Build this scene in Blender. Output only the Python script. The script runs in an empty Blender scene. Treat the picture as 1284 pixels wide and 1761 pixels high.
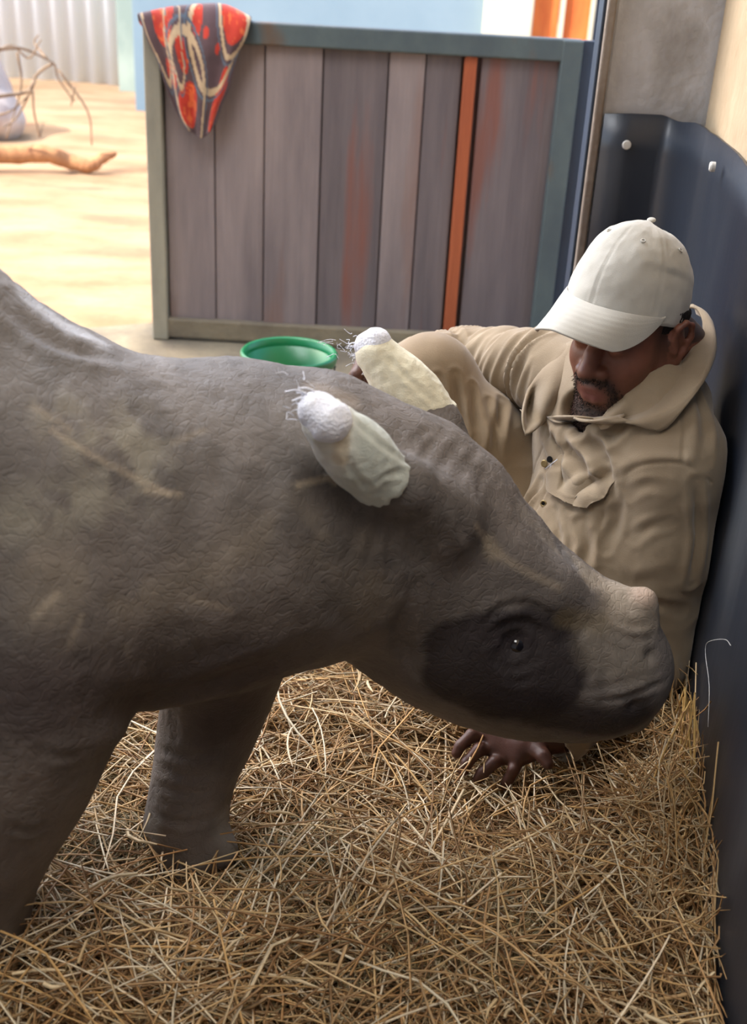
import bpy, math, random, time
import numpy as np
from mathutils import Vector, Matrix
from mathutils.bvhtree import BVHTree
T0 = time.time()
rng = np.random.default_rng(7); random.seed(7)
SC = bpy.context.scene; COL = SC.collection
# ------------------------------------------------------------------ camera
H = 1.25; FPX = 2000.0; TILT = math.radians(26); ROLL = math.radians(3.2)
CF = np.array([0, math.cos(TILT), -math.sin(TILT)])
_r0 = np.array([1.0, 0, 0]); _u0 = np.array([0, math.sin(TILT), math.cos(TILT)])
CR = math.cos(ROLL)*_r0 + math.sin(ROLL)*_u0; CU = math.cos(ROLL)*_u0 - math.sin(ROLL)*_r0
CO = np.array([0, 0, H])
def ray(px, py): return CF + (px-642)/FPX*CR - (py-880.5)/FPX*CU
def P(px, py, Y): d = ray(px, py); return CO + d*Y/d[1]
def Pz(px, py, z): d = ray(px, py); return CO + d*(z-H)/d[2]
def pxr(px, p): return px*float((np.array(p)-CO)@CF)/FPX          # size in pixels -> metres at a point
cam = bpy.data.cameras.new('camera'); co = bpy.data.objects.new('camera', cam); COL.objects.link(co)
cam.sensor_fit = 'HORIZONTAL'; cam.sensor_width = 36; cam.lens = 36*FPX/1284
cam.clip_start = .02; cam.clip_end = 200
cam.dof.use_dof = True; cam.dof.focus_distance = 1.80; cam.dof.aperture_fstop = 6.5
m = Matrix([[CR[0], CU[0], -CF[0], 0], [CR[1], CU[1], -CF[1], 0], [CR[2], CU[2], -CF[2], H], [0, 0, 0, 1]])
co.matrix_world = m; SC.camera = co
# ------------------------------------------------------------------ light
W = bpy.data.worlds.new('sky'); SC.world = W; W.use_nodes = True
nt = W.node_tree; nt.nodes.clear()
sky = nt.nodes.new('ShaderNodeTexSky'); sky.sky_type = 'NISHITA'; sky.sun_disc = False
sky.sun_elevation = math.radians(52); sky.sun_rotation = math.radians(-55); sky.dust_density = 3; sky.air_density = 1.0
bg = nt.nodes.new('ShaderNodeBackground'); bg.inputs[1].default_value = 0.42
ow = nt.nodes.new('ShaderNodeOutputWorld')
nt.links.new(sky.outputs[0], bg.inputs[0]); nt.links.new(bg.outputs[0], ow.inputs[0])
sun = bpy.data.lights.new('sun', 'SUN'); sun.energy = 5.4; sun.angle = math.radians(1.5); sun.color = (1, .96, .90)
so = bpy.data.objects.new('sun', sun); COL.objects.link(so)
so.rotation_euler = Vector((.8, .5, -1.0)).to_track_quat('-Z', 'Y').to_euler()
def area(name, loc, to, sx, sy, e, colr):
    a = bpy.data.lights.new(name, 'AREA'); a.shape = 'RECTANGLE'; a.size = sx; a.size_y = sy; a.energy = e; a.color = colr
    o = bpy.data.objects.new(name, a); COL.objects.link(o); o.location = loc
    o.rotation_euler = (Vector(to)-Vector(loc)).to_track_quat('-Z', 'Y').to_euler(); return o
area('added_overhead_lamp', (-.75, 2.3, 2.65), (.1, 1.5, .3), 1.6, 1.4, 62, (.93, .96, 1))  # added unseen lamp under the ceiling, lights calf and man from above
rl = area('added_overhead_lamp', (-.1, .45, 2.65), (-.05, .75, 0), .9, .9, 4.5, (1, .98, .95)); rl.data.spread = math.radians(80)  # second added lamp, brightens the straw near the camera
SC.view_settings.view_transform = 'Standard'; SC.view_settings.look = 'None'
SC.view_settings.exposure = 0.7; SC.view_settings.gamma = 1; SC.view_settings.use_curve_mapping = False
SC.cycles.use_denoising = True
SC.cycles.max_bounces = 8; SC.cycles.diffuse_bounces = 5; SC.cycles.sample_clamp_indirect = 4
# ------------------------------------------------------------------ helpers
def lin(c): return tuple(((v/255)/12.92 if v/255 <= .04045 else ((v/255+.055)/1.055)**2.4) for v in c)
def mat(name, c1, c2=None, rough=.7, sc=(4, 4, 4), detail=6, bump=.15, bsc=60, bst=(1, 1, 1), attr=False, metal=0, lo=.35, hi=.65, spec=.4, sheen=0, dist=.01, trans=0, c3=None, sss=0, rvar=0, varamt=.35):
    mt = bpy.data.materials.new(name); mt.use_nodes = True; t = mt.node_tree; b = t.nodes['Principled BSDF']; N = t.nodes.new; K = t.links.new
    tc = N('ShaderNodeTexCoord'); mp = N('ShaderNodeMapping'); mp.inputs['Scale'].default_value = sc; K(tc.outputs['Object'], mp.inputs[0])
    n = N('ShaderNodeTexNoise'); n.inputs['Scale'].default_value = 1; n.inputs['Detail'].default_value = detail; n.inputs['Roughness'].default_value = .6; K(mp.outputs[0], n.inputs['Vector'])
    rp = N('ShaderNodeMapRange'); rp.inputs[1].default_value = lo; rp.inputs[2].default_value = hi; K(n.outputs[0], rp.inputs[0])
    mx = N('ShaderNodeMix'); mx.data_type = 'RGBA'; K(rp.outputs[0], mx.inputs[0])
    if attr:
        at = N('ShaderNodeVertexColor'); at.layer_name = 'col'
        dk = N('ShaderNodeMix'); dk.data_type = 'RGBA'; dk.blend_type = 'MULTIPLY'; dk.inputs[0].default_value = 1; K(at.outputs[0], dk.inputs[6])
        dk.inputs[7].default_value = (1-varamt, 1-varamt, 1-varamt, 1)
        K(dk.outputs[2], mx.inputs[6]); K(at.outputs[0], mx.inputs[7])
    else:
        mx.inputs[6].default_value = (*lin(c1), 1); mx.inputs[7].default_value = (*lin(c2 or c1), 1)
    out = mx.outputs[2]
    if c3:
        n3 = N('ShaderNodeTexNoise'); n3.inputs['Scale'].default_value = .7; n3.inputs['Detail'].default_value = 8; K(mp.outputs[0], n3.inputs['Vector'])
        r3 = N('ShaderNodeMapRange'); r3.inputs[1].default_value = .58; r3.inputs[2].default_value = .7; K(n3.outputs[0], r3.inputs[0])
        m3 = N('ShaderNodeMix'); m3.data_type = 'RGBA'; K(r3.outputs[0], m3.inputs[0]); K(out, m3.inputs[6]); m3.inputs[7].default_value = (*lin(c3), 1); out = m3.outputs[2]
    K(out, b.inputs['Base Color'])
    b.inputs['Roughness'].default_value = rough; b.inputs['Metallic'].default_value = metal; b.inputs['Specular IOR Level'].default_value = spec
    if sheen: b.inputs['Sheen Weight'].default_value = sheen
    if sss: b.inputs['Subsurface Weight'].default_value = sss; b.inputs['Subsurface Radius'].default_value = (.01, .004, .002)
    if rvar:
        rr = N('ShaderNodeMapRange'); rr.inputs[3].default_value = rough-rvar; rr.inputs[4].default_value = min(1, rough+rvar); K(n.outputs[0], rr.inputs[0]); K(rr.outputs[0], b.inputs['Roughness'])
    if bump:
        m2 = N('ShaderNodeMapping'); m2.inputs['Scale'].default_value = tuple(bsc*s for s in bst); K(tc.outputs['Object'], m2.inputs[0])
        nb = N('ShaderNodeTexNoise'); nb.inputs['Scale'].default_value = 1; nb.inputs['Detail'].default_value = 5; K(m2.outputs[0], nb.inputs['Vector'])
        bp = N('ShaderNodeBump'); bp.inputs['Strength'].default_value = bump; bp.inputs['Distance'].default_value = dist
        K(nb.outputs[0], bp.inputs['Height']); K(bp.outputs[0], b.inputs['Normal'])
    return mt
def link(name, me, mt=None, parent=None, smooth=True):
    o = bpy.data.objects.new(name, me); COL.objects.link(o)
    if mt: me.materials.append(mt)
    if parent: o.parent = parent
    if smooth and len(me.polygons): me.polygons.foreach_set('use_smooth', np.ones(len(me.polygons), bool))
    return o
def tag(o, label, cat, group=None, kind=None):
    o['label'] = label; o['category'] = cat
    if group: o['group'] = group
    if kind: o['kind'] = kind
    return o
def struct(o): o['kind'] = 'structure'; return o
def empty(name, loc=(0, 0, 0)):
    o = bpy.data.objects.new(name, None); COL.objects.link(o); o.location = loc; o.empty_display_size = .05; return o
def put(o, parent):            # parent keeping world place (parents are unrotated empties)
    o.parent = parent; o.matrix_parent_inverse = Matrix.Translation(parent.location).inverted(); return o
def mesh_np(name, V, F4):
    me = bpy.data.meshes.new(name); V = np.asarray(V, np.float32); F4 = np.asarray(F4, np.int32); k = F4.shape[1]
    me.vertices.add(len(V)); me.vertices.foreach_set('co', V.ravel())
    me.loops.add(F4.size); me.loops.foreach_set('vertex_index', F4.ravel())
    me.polygons.add(len(F4)); me.polygons.foreach_set('loop_start', np.arange(0, F4.size, k, dtype=np.int32))
    me.update(calc_edges=True); me.validate(); return me
def setcol(me, C):
    a = me.color_attributes.new('col', 'FLOAT_COLOR', 'POINT'); C = np.concatenate([C, np.ones((len(C), 1))], 1).astype(np.float32); a.data.foreach_set('color', C.ravel())
def tube_np(pts, rad, n=8, cap=True):
    pts = np.asarray(pts, float); m_ = len(pts); rad = np.broadcast_to(np.asarray(rad, float), (m_,))
    t = np.gradient(pts, axis=0); t /= np.linalg.norm(t, axis=1)[:, None]+1e-12
    ref = np.array([0, 0, 1.0]) if abs(t[0][2]) < .9 else np.array([1.0, 0, 0]); V = []
    s = np.cross(t[0], ref); s /= np.linalg.norm(s)
    for i in range(m_):
        s = s-t[i]*(s@t[i]); s /= np.linalg.norm(s); q = np.cross(t[i], s)
        for k in range(n): a = 2*math.pi*k/n; V.append(pts[i]+rad[i]*(math.cos(a)*s+math.sin(a)*q))
    Fc = [(i*n+k, i*n+(k+1) % n, (i+1)*n+(k+1) % n, (i+1)*n+k) for i in range(m_-1) for k in range(n)]
    if cap:
        V += [pts[0], pts[-1]]; a, b = len(V)-2, len(V)-1
        Fc += [(a, (k+1) % n, k, a) for k in range(n)] + [(b, (m_-1)*n+k, (m_-1)*n+(k+1) % n, b) for k in range(n)]
    return V, [tuple(dict.fromkeys(f)) for f in Fc]
def mesh_py(name, V, F): me = bpy.data.meshes.new(name); me.from_pydata([tuple(v) for v in V], [], F); me.update(); return me
def joinVF(L):
    V = []; F = []
    for v, f in L: k = len(V); V += list(v); F += [tuple(i+k for i in q) for q in f]
    return V, F
def tube(name, pts, rad, mt, parent=None, n=8): return link(name, mesh_py(name, *tube_np(pts, rad, n)), mt, parent)
def boxVF(lo, hi, rot=None, c=None):
    V = [np.array([(lo, hi)[i][0], (lo, hi)[j][1], (lo, hi)[k][2]], float) for i in (0, 1) for j in (0, 1) for k in (0, 1)]
    return V, [(0, 1, 3, 2), (4, 6, 7, 5), (0, 4, 5, 1), (2, 3, 7, 6), (0, 2, 6, 4), (1, 5, 7, 3)]
def prism(name, poly, z0, z1, mt, parent=None, bev=0):
    n = len(poly); V = [(x, y, z0) for x, y in poly]+[(x, y, z1) for x, y in poly]
    F = [tuple(range(n))[::-1], tuple(range(n, 2*n))]+[(i, (i+1) % n, (i+1) % n+n, i+n) for i in range(n)]
    o = link(name, mesh_py(name, V, F), mt, parent, smooth=False)
    if bev: md = o.modifiers.new('b', 'BEVEL'); md.width = bev; md.segments = 2
    return o
def box(name, lo, hi, mt, parent=None, bev=.003):
    o = link(name, mesh_py(name, *boxVF(lo, hi)), mt, parent, smooth=False)
    if bev: md = o.modifiers.new('b', 'BEVEL'); md.width = bev; md.segments = 2
    return o
def crom(p, n):
    p = np.asarray(p, float); m_ = len(p); q = np.concatenate([[2*p[0]-p[1]], p, [2*p[-1]-p[-2]]]); u = np.linspace(0, m_-1, n); i = np.minimum(u.astype(int), m_-2); t = (u-i).reshape((-1,)+(1,)*(p.ndim-1))
    a, b, c, d = q[i], q[i+1], q[i+2], q[i+3]
    return .5*((2*b)+(-a+c)*t+(2*a-5*b+4*c-d)*t*t+(-a+3*b-3*c+d)*t**3)
def sheet(name, rows, mt, parent=None, nu=24, nv=24, th=.003, wob=0, wf=30, fn=None, colf=None):
    G = np.array(rows, float); G = crom(G, nv); G = np.swapaxes(crom(np.swapaxes(G, 0, 1), nu), 0, 1)
    if wob: G = G+((fbm(G.reshape(-1, 3)*wf)-.5)*2*wob).reshape(nv, nu, 1)*np.array([-.3, -.9, .3])
    if fn is not None: G = fn(G)
    V = G.reshape(-1, 3); F = [(j*nu+i, j*nu+i+1, (j+1)*nu+i+1, (j+1)*nu+i) for j in range(nv-1) for i in range(nu-1)]
    me = mesh_py(name, V, F)
    if colf is not None:
        uu, vv = np.meshgrid(np.linspace(0, 1, nu), np.linspace(0, 1, nv)); setcol(me, colf(uu.ravel(), vv.ravel()))
    o = link(name, me, mt, parent); md = o.modifiers.new('s', 'SOLIDIFY'); md.thickness = th; md.offset = 0; return o
def _hash(ix, iy, iz):
    h = (ix*374761393 + iy*668265263 + iz*2147483647) & 0xffffffff; h = ((h ^ (h >> 13))*1274126177) & 0xffffffff; return ((h ^ (h >> 16)) & 0xffff)/65535.0
def vnoise(p):
    i = np.floor(p).astype(np.int64); f = p-i; f = f*f*(3-2*f); r = 0
    for a in (0, 1):
        for b in (0, 1):
            for c in (0, 1):
                w = (f[:, 0] if a else 1-f[:, 0])*(f[:, 1] if b else 1-f[:, 1])*(f[:, 2] if c else 1-f[:, 2]); r = r+w*_hash(i[:, 0]+a, i[:, 1]+b, i[:, 2]+c)
    return r
def fbm(p, o=3): return sum(vnoise(p*2**k+k*17.3)*.5**k for k in range(o))/sum(.5**k for k in range(o))
# ------------------------------------------------------------------ sculpting in a distance field
class Sculpt:
    def __init__(s, lo, hi, h):
        s.lo = np.array(lo, np.float32); s.h = h; s.n = np.ceil((np.array(hi)-lo)/h).astype(int)+1; s.F = np.full(s.n, 1.0, np.float32)
    def blk(s, lo, hi, pad):
        a = np.clip(np.floor((np.array(lo)-pad-s.lo)/s.h).astype(int), 0, s.n-1); b = np.clip(np.ceil((np.array(hi)+pad-s.lo)/s.h).astype(int)+1, 1, s.n); b = np.maximum(b, a+1)
        g = [(s.lo[i]+s.h*np.arange(a[i], b[i])).astype(np.float32) for i in range(3)]
        return tuple(slice(a[i], b[i]) for i in range(3)), g[0][:, None, None], g[1][None, :, None], g[2][None, None, :]
    def comb(s, sl, d, k, op):
        A = s.F[sl]
        if op == '+':
            hh = np.clip(k-np.abs(A-d), 0, None)/max(k, 1e-6); s.F[sl] = np.minimum(A, d)-hh*hh*k*.25
        else:
            d = -d; hh = np.clip(k-np.abs(A-d), 0, None)/max(k, 1e-6); s.F[sl] = np.maximum(A, d)+hh*hh*k*.25
    def cone(s, a, b, ra, rb, k=.02, op='+', sq=None):
        a = np.asarray(a, float); b = np.asarray(b, float); R = max(ra, rb)*(1 if sq is None else max(1, 1/sq[1]))
        sl, X, Y, Z = s.blk(np.minimum(a, b)-R, np.maximum(a, b)+R, k+2*s.h)
        ab = b-a; L = max(float(ab@ab), 1e-9); px, py, pz = X-a[0], Y-a[1], Z-a[2]
        t = np.clip((px*ab[0]+py*ab[1]+pz*ab[2])/L, 0, 1); dx, dy, dz = px-t*ab[0], py-t*ab[1], pz-t*ab[2]
        d2 = dx*dx+dy*dy+dz*dz
        if sq is not None:
            u = np.asarray(sq[0], float); u = u/np.linalg.norm(u); c = dx*u[0]+dy*u[1]+dz*u[2]; d2 = d2+c*c*(sq[1]**2-1)
        s.comb(sl, (np.sqrt(np.maximum(d2, 0))-(ra+(rb-ra)*t)).astype(np.float32), k, op)
    def chain(s, pts, rad, k=.02, op='+', sub=1, sq=None, sqv=None):
        pts = np.array(pts, float); rad = np.array(rad, float)
        if sub > 1:
            n = (len(pts)-1)*sub+1; Q = crom(np.concatenate([pts, rad[:, None]], 1), n); 
            if sqv is not None: sqv = np.interp(np.linspace(0, 1, n), np.linspace(0, 1, len(sqv)), sqv)
            pts, rad = Q[:, :3], Q[:, 3]
        for i in range(len(pts)-1):
            q = (sq, float(sqv[i])) if sqv is not None else sq
            s.cone(pts[i], pts[i+1], rad[i], rad[i+1], k, op, q)
    def ell(s, c, r, M=np.eye(3), k=.02, op='+'):
        c = np.asarray(c, float); r = np.asarray(r, float); R = np.sqrt(((np.array(M)*r[:, None])**2).sum(0))
        sl, X, Y, Z = s.blk(c-R, c+R, k+2*s.h); px, py, pz = X-c[0], Y-c[1], Z-c[2]
        q = [px*M[i][0]+py*M[i][1]+pz*M[i][2] for i in range(3)]
        k0 = np.sqrt(sum((q[i]/r[i])**2 for i in range(3))); k1 = np.sqrt(sum((q[i]/r[i]**2)**2 for i in range(3)))
        s.comb(sl, (k0*(k0-1)/np.maximum(k1, 1e-6)).astype(np.float32), k, op)
    def half(s, p, n, k=.003):            # cut away the side the normal points to
        n = np.array(n, float); n /= np.linalg.norm(n); sl, X, Y, Z = s.blk(s.lo, s.lo+s.h*s.n, 0)
        s.comb(sl, (-((X-p[0])*n[0]+(Y-p[1])*n[1]+(Z-p[2])*n[2])).astype(np.float32), k, '-')
    def mesh(s, relax=1):
        F = s.F; N = s.n; S = F < 0; A = S[:-1, :-1, :-1].astype(np.uint8)
        for a in (0, 1):
            for b in (0, 1):
                for c in (0, 1):
                    if a or b or c: A = A+S[a:N[0]-1+a, b:N[1]-1+b, c:N[2]-1+c]
        ci = np.argwhere((A > 0) & (A < 8)); idx = np.full(A.shape, -1, np.int32); idx[tuple(ci.T)] = np.arange(len(ci))
        acc = np.zeros((len(ci), 3)); cnt = np.zeros(len(ci))
        cor = [(a, b, c) for a in (0, 1) for b in (0, 1) for c in (0, 1)]
        vals = {q: F[ci[:, 0]+q[0], ci[:, 1]+q[1], ci[:, 2]+q[2]] for q in cor}
        for q in cor:
            for ax in range(3):
                if q[ax]: continue
                w = list(q); w[ax] = 1; w = tuple(w); va, vb = vals[q], vals[w]; mk = (va < 0) != (vb < 0)
                t = np.where(mk, va/np.where(mk, va-vb, 1), 0); pt = np.array(q, float)[None].repeat(len(ci), 0); pt[:, ax] = t
                acc += pt*mk[:, None]; cnt += mk
        V = (ci+acc/cnt[:, None])*s.h+s.lo; Q = []
        for ax in range(3):
            b, c = (ax+1) % 3, (ax+2) % 3; sa = [slice(None)]*3; sb = [slice(None)]*3; sa[ax] = slice(0, -1); sb[ax] = slice(1, None)
            E_ = np.argwhere(S[tuple(sa)] != S[tuple(sb)]); ok = (E_[:, b] > 0) & (E_[:, c] > 0) & (E_[:, b] < N[b]-1) & (E_[:, c] < N[c]-1); E_ = E_[ok]
            def g(db, dc):
                e = E_.copy(); e[:, b] -= db; e[:, c] -= dc; return idx[tuple(e.T)]
            q = np.stack([g(1, 1), g(0, 1), g(0, 0), g(1, 0)], 1); fl = ~S[tuple(E_.T)]; q[fl] = q[fl][:, ::-1]; Q.append(q)
        return V, np.concatenate(Q)
class Surf:
    def __init__(s, V, Q):
        s.V = V; s.Q = Q; s.C = None; s.norm()
    def norm(s):
        V, Q = s.V, s.Q; n = np.cross(V[Q[:, 2]]-V[Q[:, 0]], V[Q[:, 3]]-V[Q[:, 1]]); N = np.zeros_like(V)
        for i in range(4): 
            for a in range(3): N[:, a] += np.bincount(Q[:, i], n[:, a], len(V))
        s.N = N/(np.linalg.norm(N, axis=1)[:, None]+1e-12)
    def smooth(s, it=1):
        for _ in range(it):
            A = np.zeros_like(s.V); c = np.bincount(s.Q.ravel(), minlength=len(s.V))
            ce = s.V[s.Q].mean(1)
            for i in range(4):
                for a in range(3): A[:, a] += np.bincount(s.Q[:, i], ce[:, a], len(s.V))
            s.V = A/c[:, None]
        s.norm()
    def bvh(s): s.B = BVHTree.FromPolygons(s.V.tolist(), s.Q.tolist())
    def hit(s, px, py, off=0, Y=None):
        d = ray(px, py); d = d/np.linalg.norm(d); r = s.B.ray_cast(Vector(CO), Vector(d))
        if r[0] is None:
            if Y is None:
                q = P(px, py, 1.7); nn = s.B.find_nearest(Vector(q)); t = (np.array(nn[0])-CO)@d; q = CO+d*t; nn = s.B.find_nearest(Vector(q)); return CO+d*((np.array(nn[0])-CO)@d-off)
            return P(px, py, Y)
        return np.array(r[0])-d*off
    def dist(s, pts, w):
        pts = np.array(pts); D = np.full(len(s.V), 9.0); m_ = np.all((s.V > pts.min(0)-3*w) & (s.V < pts.max(0)+3*w), 1); I = np.nonzero(m_)[0]; v = s.V[I]; dd = np.full(len(I), 9.0)
        if len(pts) == 1: dd = np.linalg.norm(v-pts[0], axis=1)
        for a, b in zip(pts[:-1], pts[1:]):
            ab = b-a; t = np.clip(((v-a)@ab)/max(ab@ab, 1e-12), 0, 1); dd = np.minimum(dd, np.linalg.norm(v-a-t[:, None]*ab, axis=1))
        D[I] = dd; return D
    def line(s, pix, n=None, off=0):
        p = crom(np.array(pix, float), n or len(pix)*4) if len(pix) > 2 else np.array(pix, float); return np.array([s.hit(a, b, off) for a, b in p])
    def stroke(s, pix, w, amp, pts=None):
        p = s.line(pix) if pts is None else pts; D = s.dist(p, w); s.V += s.N*(amp*np.exp(-(D/w)**2))[:, None]
    def fold(s, pix, w, amp, fade=True):             # a crease: groove with a soft ridge beside it
        p = s.line(pix); D = s.dist(p, w*2.2); fd = np.clip(np.minimum(np.linalg.norm(s.V-p[0], axis=1), np.linalg.norm(s.V-p[-1], axis=1))/(w*5), 0, 1) if fade else 1; s.V += s.N*(fd*amp*(-np.exp(-(D/w)**2)+.75*np.exp(-((D-1.9*w)/(w*.9))**2)))[:, None]
    def blob(s, px, py, w, amp): s.stroke([(px, py)], w, amp, pts=np.array([s.hit(px, py)]))
    def paint(s, D, w, colr, a=1, soft=.4):
        m_ = np.clip((w-D)/(w*soft), 0, 1)*a; m_ = m_[:, None]; s.C = s.C*(1-m_)+np.array(lin(colr))*m_
    def obj(s, name, mt, parent=None):
        me = mesh_np(name, s.V, s.Q)
        if s.C is not None: setcol(me, s.C)
        return link(name, me, mt, parent)
# ------------------------------------------------------------------ setting
def xw(y): return .588+.118*(y-2.006)          # inner face of the right wall
M = {}
M['sand'] = mat('sunlit sand', (168, 138, 104), (140, 108, 76), .95, (1.6, 3.4, 1), 10, .8, 14, c3=(150, 104, 78))
M['floor'] = mat('packed dirt', (140, 128, 104), (108, 98, 82), .95, (5, 5, 5), 8, .4, 40)
M['beige'] = mat('beige plaster', (192, 172, 144), (172, 152, 124), .9, (6, 6, 6), 6, .3, 50)
M['conc'] = mat('rendered concrete', (196, 200, 208), (172, 174, 180), .85, (7, 7, 4), 10, .35, 45, c3=(150, 150, 152))
M['edge'] = mat('worn concrete edge', (150, 142, 134), (120, 108, 98), .9, (9, 9, 5), 8, .3, 60)
M['rubber'] = mat('black rubber sheet', (24, 32, 46), (36, 43, 54), .38, (3, 3, 1.2), 8, .25, 34, bst=(1, 1, .12), spec=.5, c3=(74, 78, 84), rvar=.12, dist=.004)
M['white_sheet'] = mat('white corrugated metal', (238, 246, 252), (228, 238, 246), .5, (1, 1, .4), 4, .05)
M['blue_wall'] = mat('pale blue wall', (136, 156, 166), (122, 144, 156), .8, (.8, .8, .8), 5, .1)
M['cream'] = mat('cream paint', (225, 216, 190), (208, 198, 172), .7, (2, 2, 2))
M['green_metal'] = mat('grey green painted steel', (84, 95, 94), (68, 78, 82), .5, (6, 6, 3), 6, .15, 60, c3=(96, 74, 56))
M['dark_metal'] = mat('dark blue grey steel', (52, 66, 84), (44, 54, 68), .45, (6, 6, 2))
M['orange'] = mat('orange shutter', (226, 128, 62), (200, 98, 44), .7, (10, 10, 2))
wb = box('shade_wall_front', (-2.4, -1.3, 0), (.14, -1.1, 2.7), M['conc'], bev=0); struct(wb)  # unseen wall added behind the camera to cut frontal light
wl = box('shade_wall_left', (-2.5, -1.1, 0), (-2.4, .9, 2.7), M['conc'], bev=0); struct(wl)  # unseen wall added to block side light on the calf's flank
roof = box('ceiling', (-3.0, -3.0, 2.7), (2.5, 3.05, 2.82), M['conc'], bev=0); struct(roof)
gr = bpy.data.meshes.new('g'); n = 70
gx = np.linspace(-16, 14, n); gy = np.linspace(-6, 26, n); GX, GY = np.meshgrid(gx, gy); q = np.stack([GX.ravel(), GY.ravel(), 0*GX.ravel()], 1)
z = -.035+(fbm(q*.9)-.5)*.05; q[:, 2] = z
gro = link('ground', mesh_np('ground', q, [(j*n+i, j*n+i+1, (j+1)*n+i+1, (j+1)*n+i) for j in range(n-1) for i in range(n-1)]), M['sand']); struct(gro)
fl = prism('floor', [(-2.2, -2.6), (xw(-2.6)+.05, -2.6), (xw(3.3)+.05, 3.3), (.72, 4.02), (-.80, 4.02), (-1.25, 3.8), (-2.2, 3.6)], -.12, 0.0, M['floor'], bev=.01); struct(fl)
wr = prism('wall_right', [(xw(-2.6), -2.6), (xw(3.0), 3.0), (xw(3.0)+.22, 3.0), (xw(-2.6)+.22, -2.6)], -.02, 2.7, M['beige']); struct(wr)

pil = box('pillar', (.437, 2.60, -.02), (.90, 2.72, 2.7), M['conc'], bev=.006); struct(pil)
pe = box('trim_1', (.418, 2.585, 0), (.4365, 2.68, 2.7), M['edge'], bev=.004); struct(pe)
pe = box('trim_2', (.411, 2.60, 0), (.4175, 2.66, 2.7), M['dark_metal'], bev=.002); struct(pe)
# rubber lining wrapped from the pillar round the corner on to the wall
pl = [(.440, 2.588), (.50, 2.587), (.56, 2.586)]
for k in range(1, 10):
    a = k/10*math.pi/2; pl.append((.56+(xw(2.36)-.009-.56)*math.sin(a), 2.36+.226*math.cos(a)))
pl += [(xw(y)-.008+.004*math.sin(y*9), y) for y in np.linspace(2.36, -1.0, 40)]
pl = np.array(pl); tt = np.gradient(pl, axis=0); tt /= np.linalg.norm(tt, axis=1)[:, None]; nn_ = np.stack([tt[:, 1], -tt[:, 0]], 1)
V = []; F = []; NZ = 14; m_ = len(pl)
for i, (x, y) in enumerate(pl):
    for j in range(NZ):
        zz = j/(NZ-1); top = .953+.004*math.sin(i*.9)
        wv = .005*math.sin(zz*5+i*.35)*min(1, max(0, i-4)/9); V.append((x+nn_[i, 0]*wv, y+nn_[i, 1]*wv, .0+zz*top))
F = [(i*NZ+j, (i+1)*NZ+j, (i+1)*NZ+j+1, i*NZ+j+1) for i in range(m_-1) for j in range(NZ-1)]
ru = link('rubber_lining', mesh_py('rubber', V, F), M['rubber']); md = ru.modifiers.new('s', 'SOLIDIFY'); md.thickness = .007; md.offset = 0
tag(ru, 'black rubber sheet lining the wall and wrapping round the pillar corner', 'wall lining')
M['bolt'] = mat('pale washer', (222, 222, 218), (190, 190, 186), .5, (30, 30, 30))
def disc(name, c, nrm, r, h, mt, parent=None, n=20):
    c = np.array(c, float); nrm = np.array(nrm, float); nrm /= np.linalg.norm(nrm); o = link(name, mesh_py(name, *tube_np([c, c+nrm*h*.7, c+nrm*h], [r, r, r*.8], n)), mt, parent, smooth=False); return o
c = P(1077, 249, 2.583); put(disc('washer', c, (0, -1, 0), .0095, .005, M['bolt']), ru)
def onwall(px, py, off):
    d = ray(px, py); t = (xw(0)-off-CO[0]+.118*CO[1])/(d[0]-.118*d[1]); return CO+d*t
c = onwall(1229, 287, .022); put(disc('washer', c, (-1, .118, 0), .009, .010, M['bolt']), ru)
# ------------------------------------------------------------------ yard beyond the gate
cw = 3.6; xs = np.arange(0, cw+.001, .02); V = []; 
for x in xs:
    yy = 11.3+.022*math.sin(x/.16*2*math.pi)
    V += [(-6.1+x, yy, -.05), (-6.1+x, yy, 4.2)]
cs = link('wall_back', mesh_py('corr', V, [(2*i, 2*i+2, 2*i+3, 2*i+1) for i in range(len(xs)-1)]), M['white_sheet']); md = cs.modifiers.new('s', 'SOLIDIFY'); md.thickness = .004; struct(cs)
M['pale_green'] = mat('pale green post', (176, 190, 176), (150, 166, 156), .6, (4, 4, 2))
tag(box('gate_post', (-2.47, 10.9, -.05), (-2.27, 11.08, 4.0), M['pale_green']), 'pale green square post at the end of the white corrugated fence', 'post')
h = empty('outbuilding', (-.3, 9.6, 0)); tag(h, 'pale blue outbuilding with orange shuttered window behind the plank gate', 'building')
put(box('wall', (-2.05, 9.6, -.05), (.62, 9.85, 3.4), M['blue_wall']), h)
put(box('pilaster', (.62, 9.5, -.05), (.98, 9.85, 3.4), M['cream']), h)
put(box('end_wall', (.98, 9.62, -.05), (2.9, 9.85, .60), M['cream']), h)
put(box('end_wall', (.98, 9.62, 2.0), (2.9, 9.85, 3.4), M['cream']), h)
put(box('side_panel', (1.44, 9.6, .60), (2.9, 9.8, 2.0), M['dark_metal']), h)
wf = box('window_frame', (.96, 9.55, .60), (1.46, 9.62, .66), M['cream']); put(wf, h)
for x in (.965, 1.20, 1.425):
    put(box('mullion', (x, 9.56, .66), (x+.03, 9.63, 2.0), M['cream']), h)
for x in (.995, 1.23): put(box('shutter', (x, 9.60, .66), (x+.195, 9.64, 2.0), M['orange']), h)
tag(box('yard_rail', (.62, 6.0, .72), (1.06, 6.08, .765), M['cream'], bev=.006), 'cream rail just above the right end of the gate', 'rail')
put(box('rail_post', (.95, 6.02, -.05), (1.0, 6.07, .72), M['cream']), bpy.data.objects['yard_rail']) 
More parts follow.
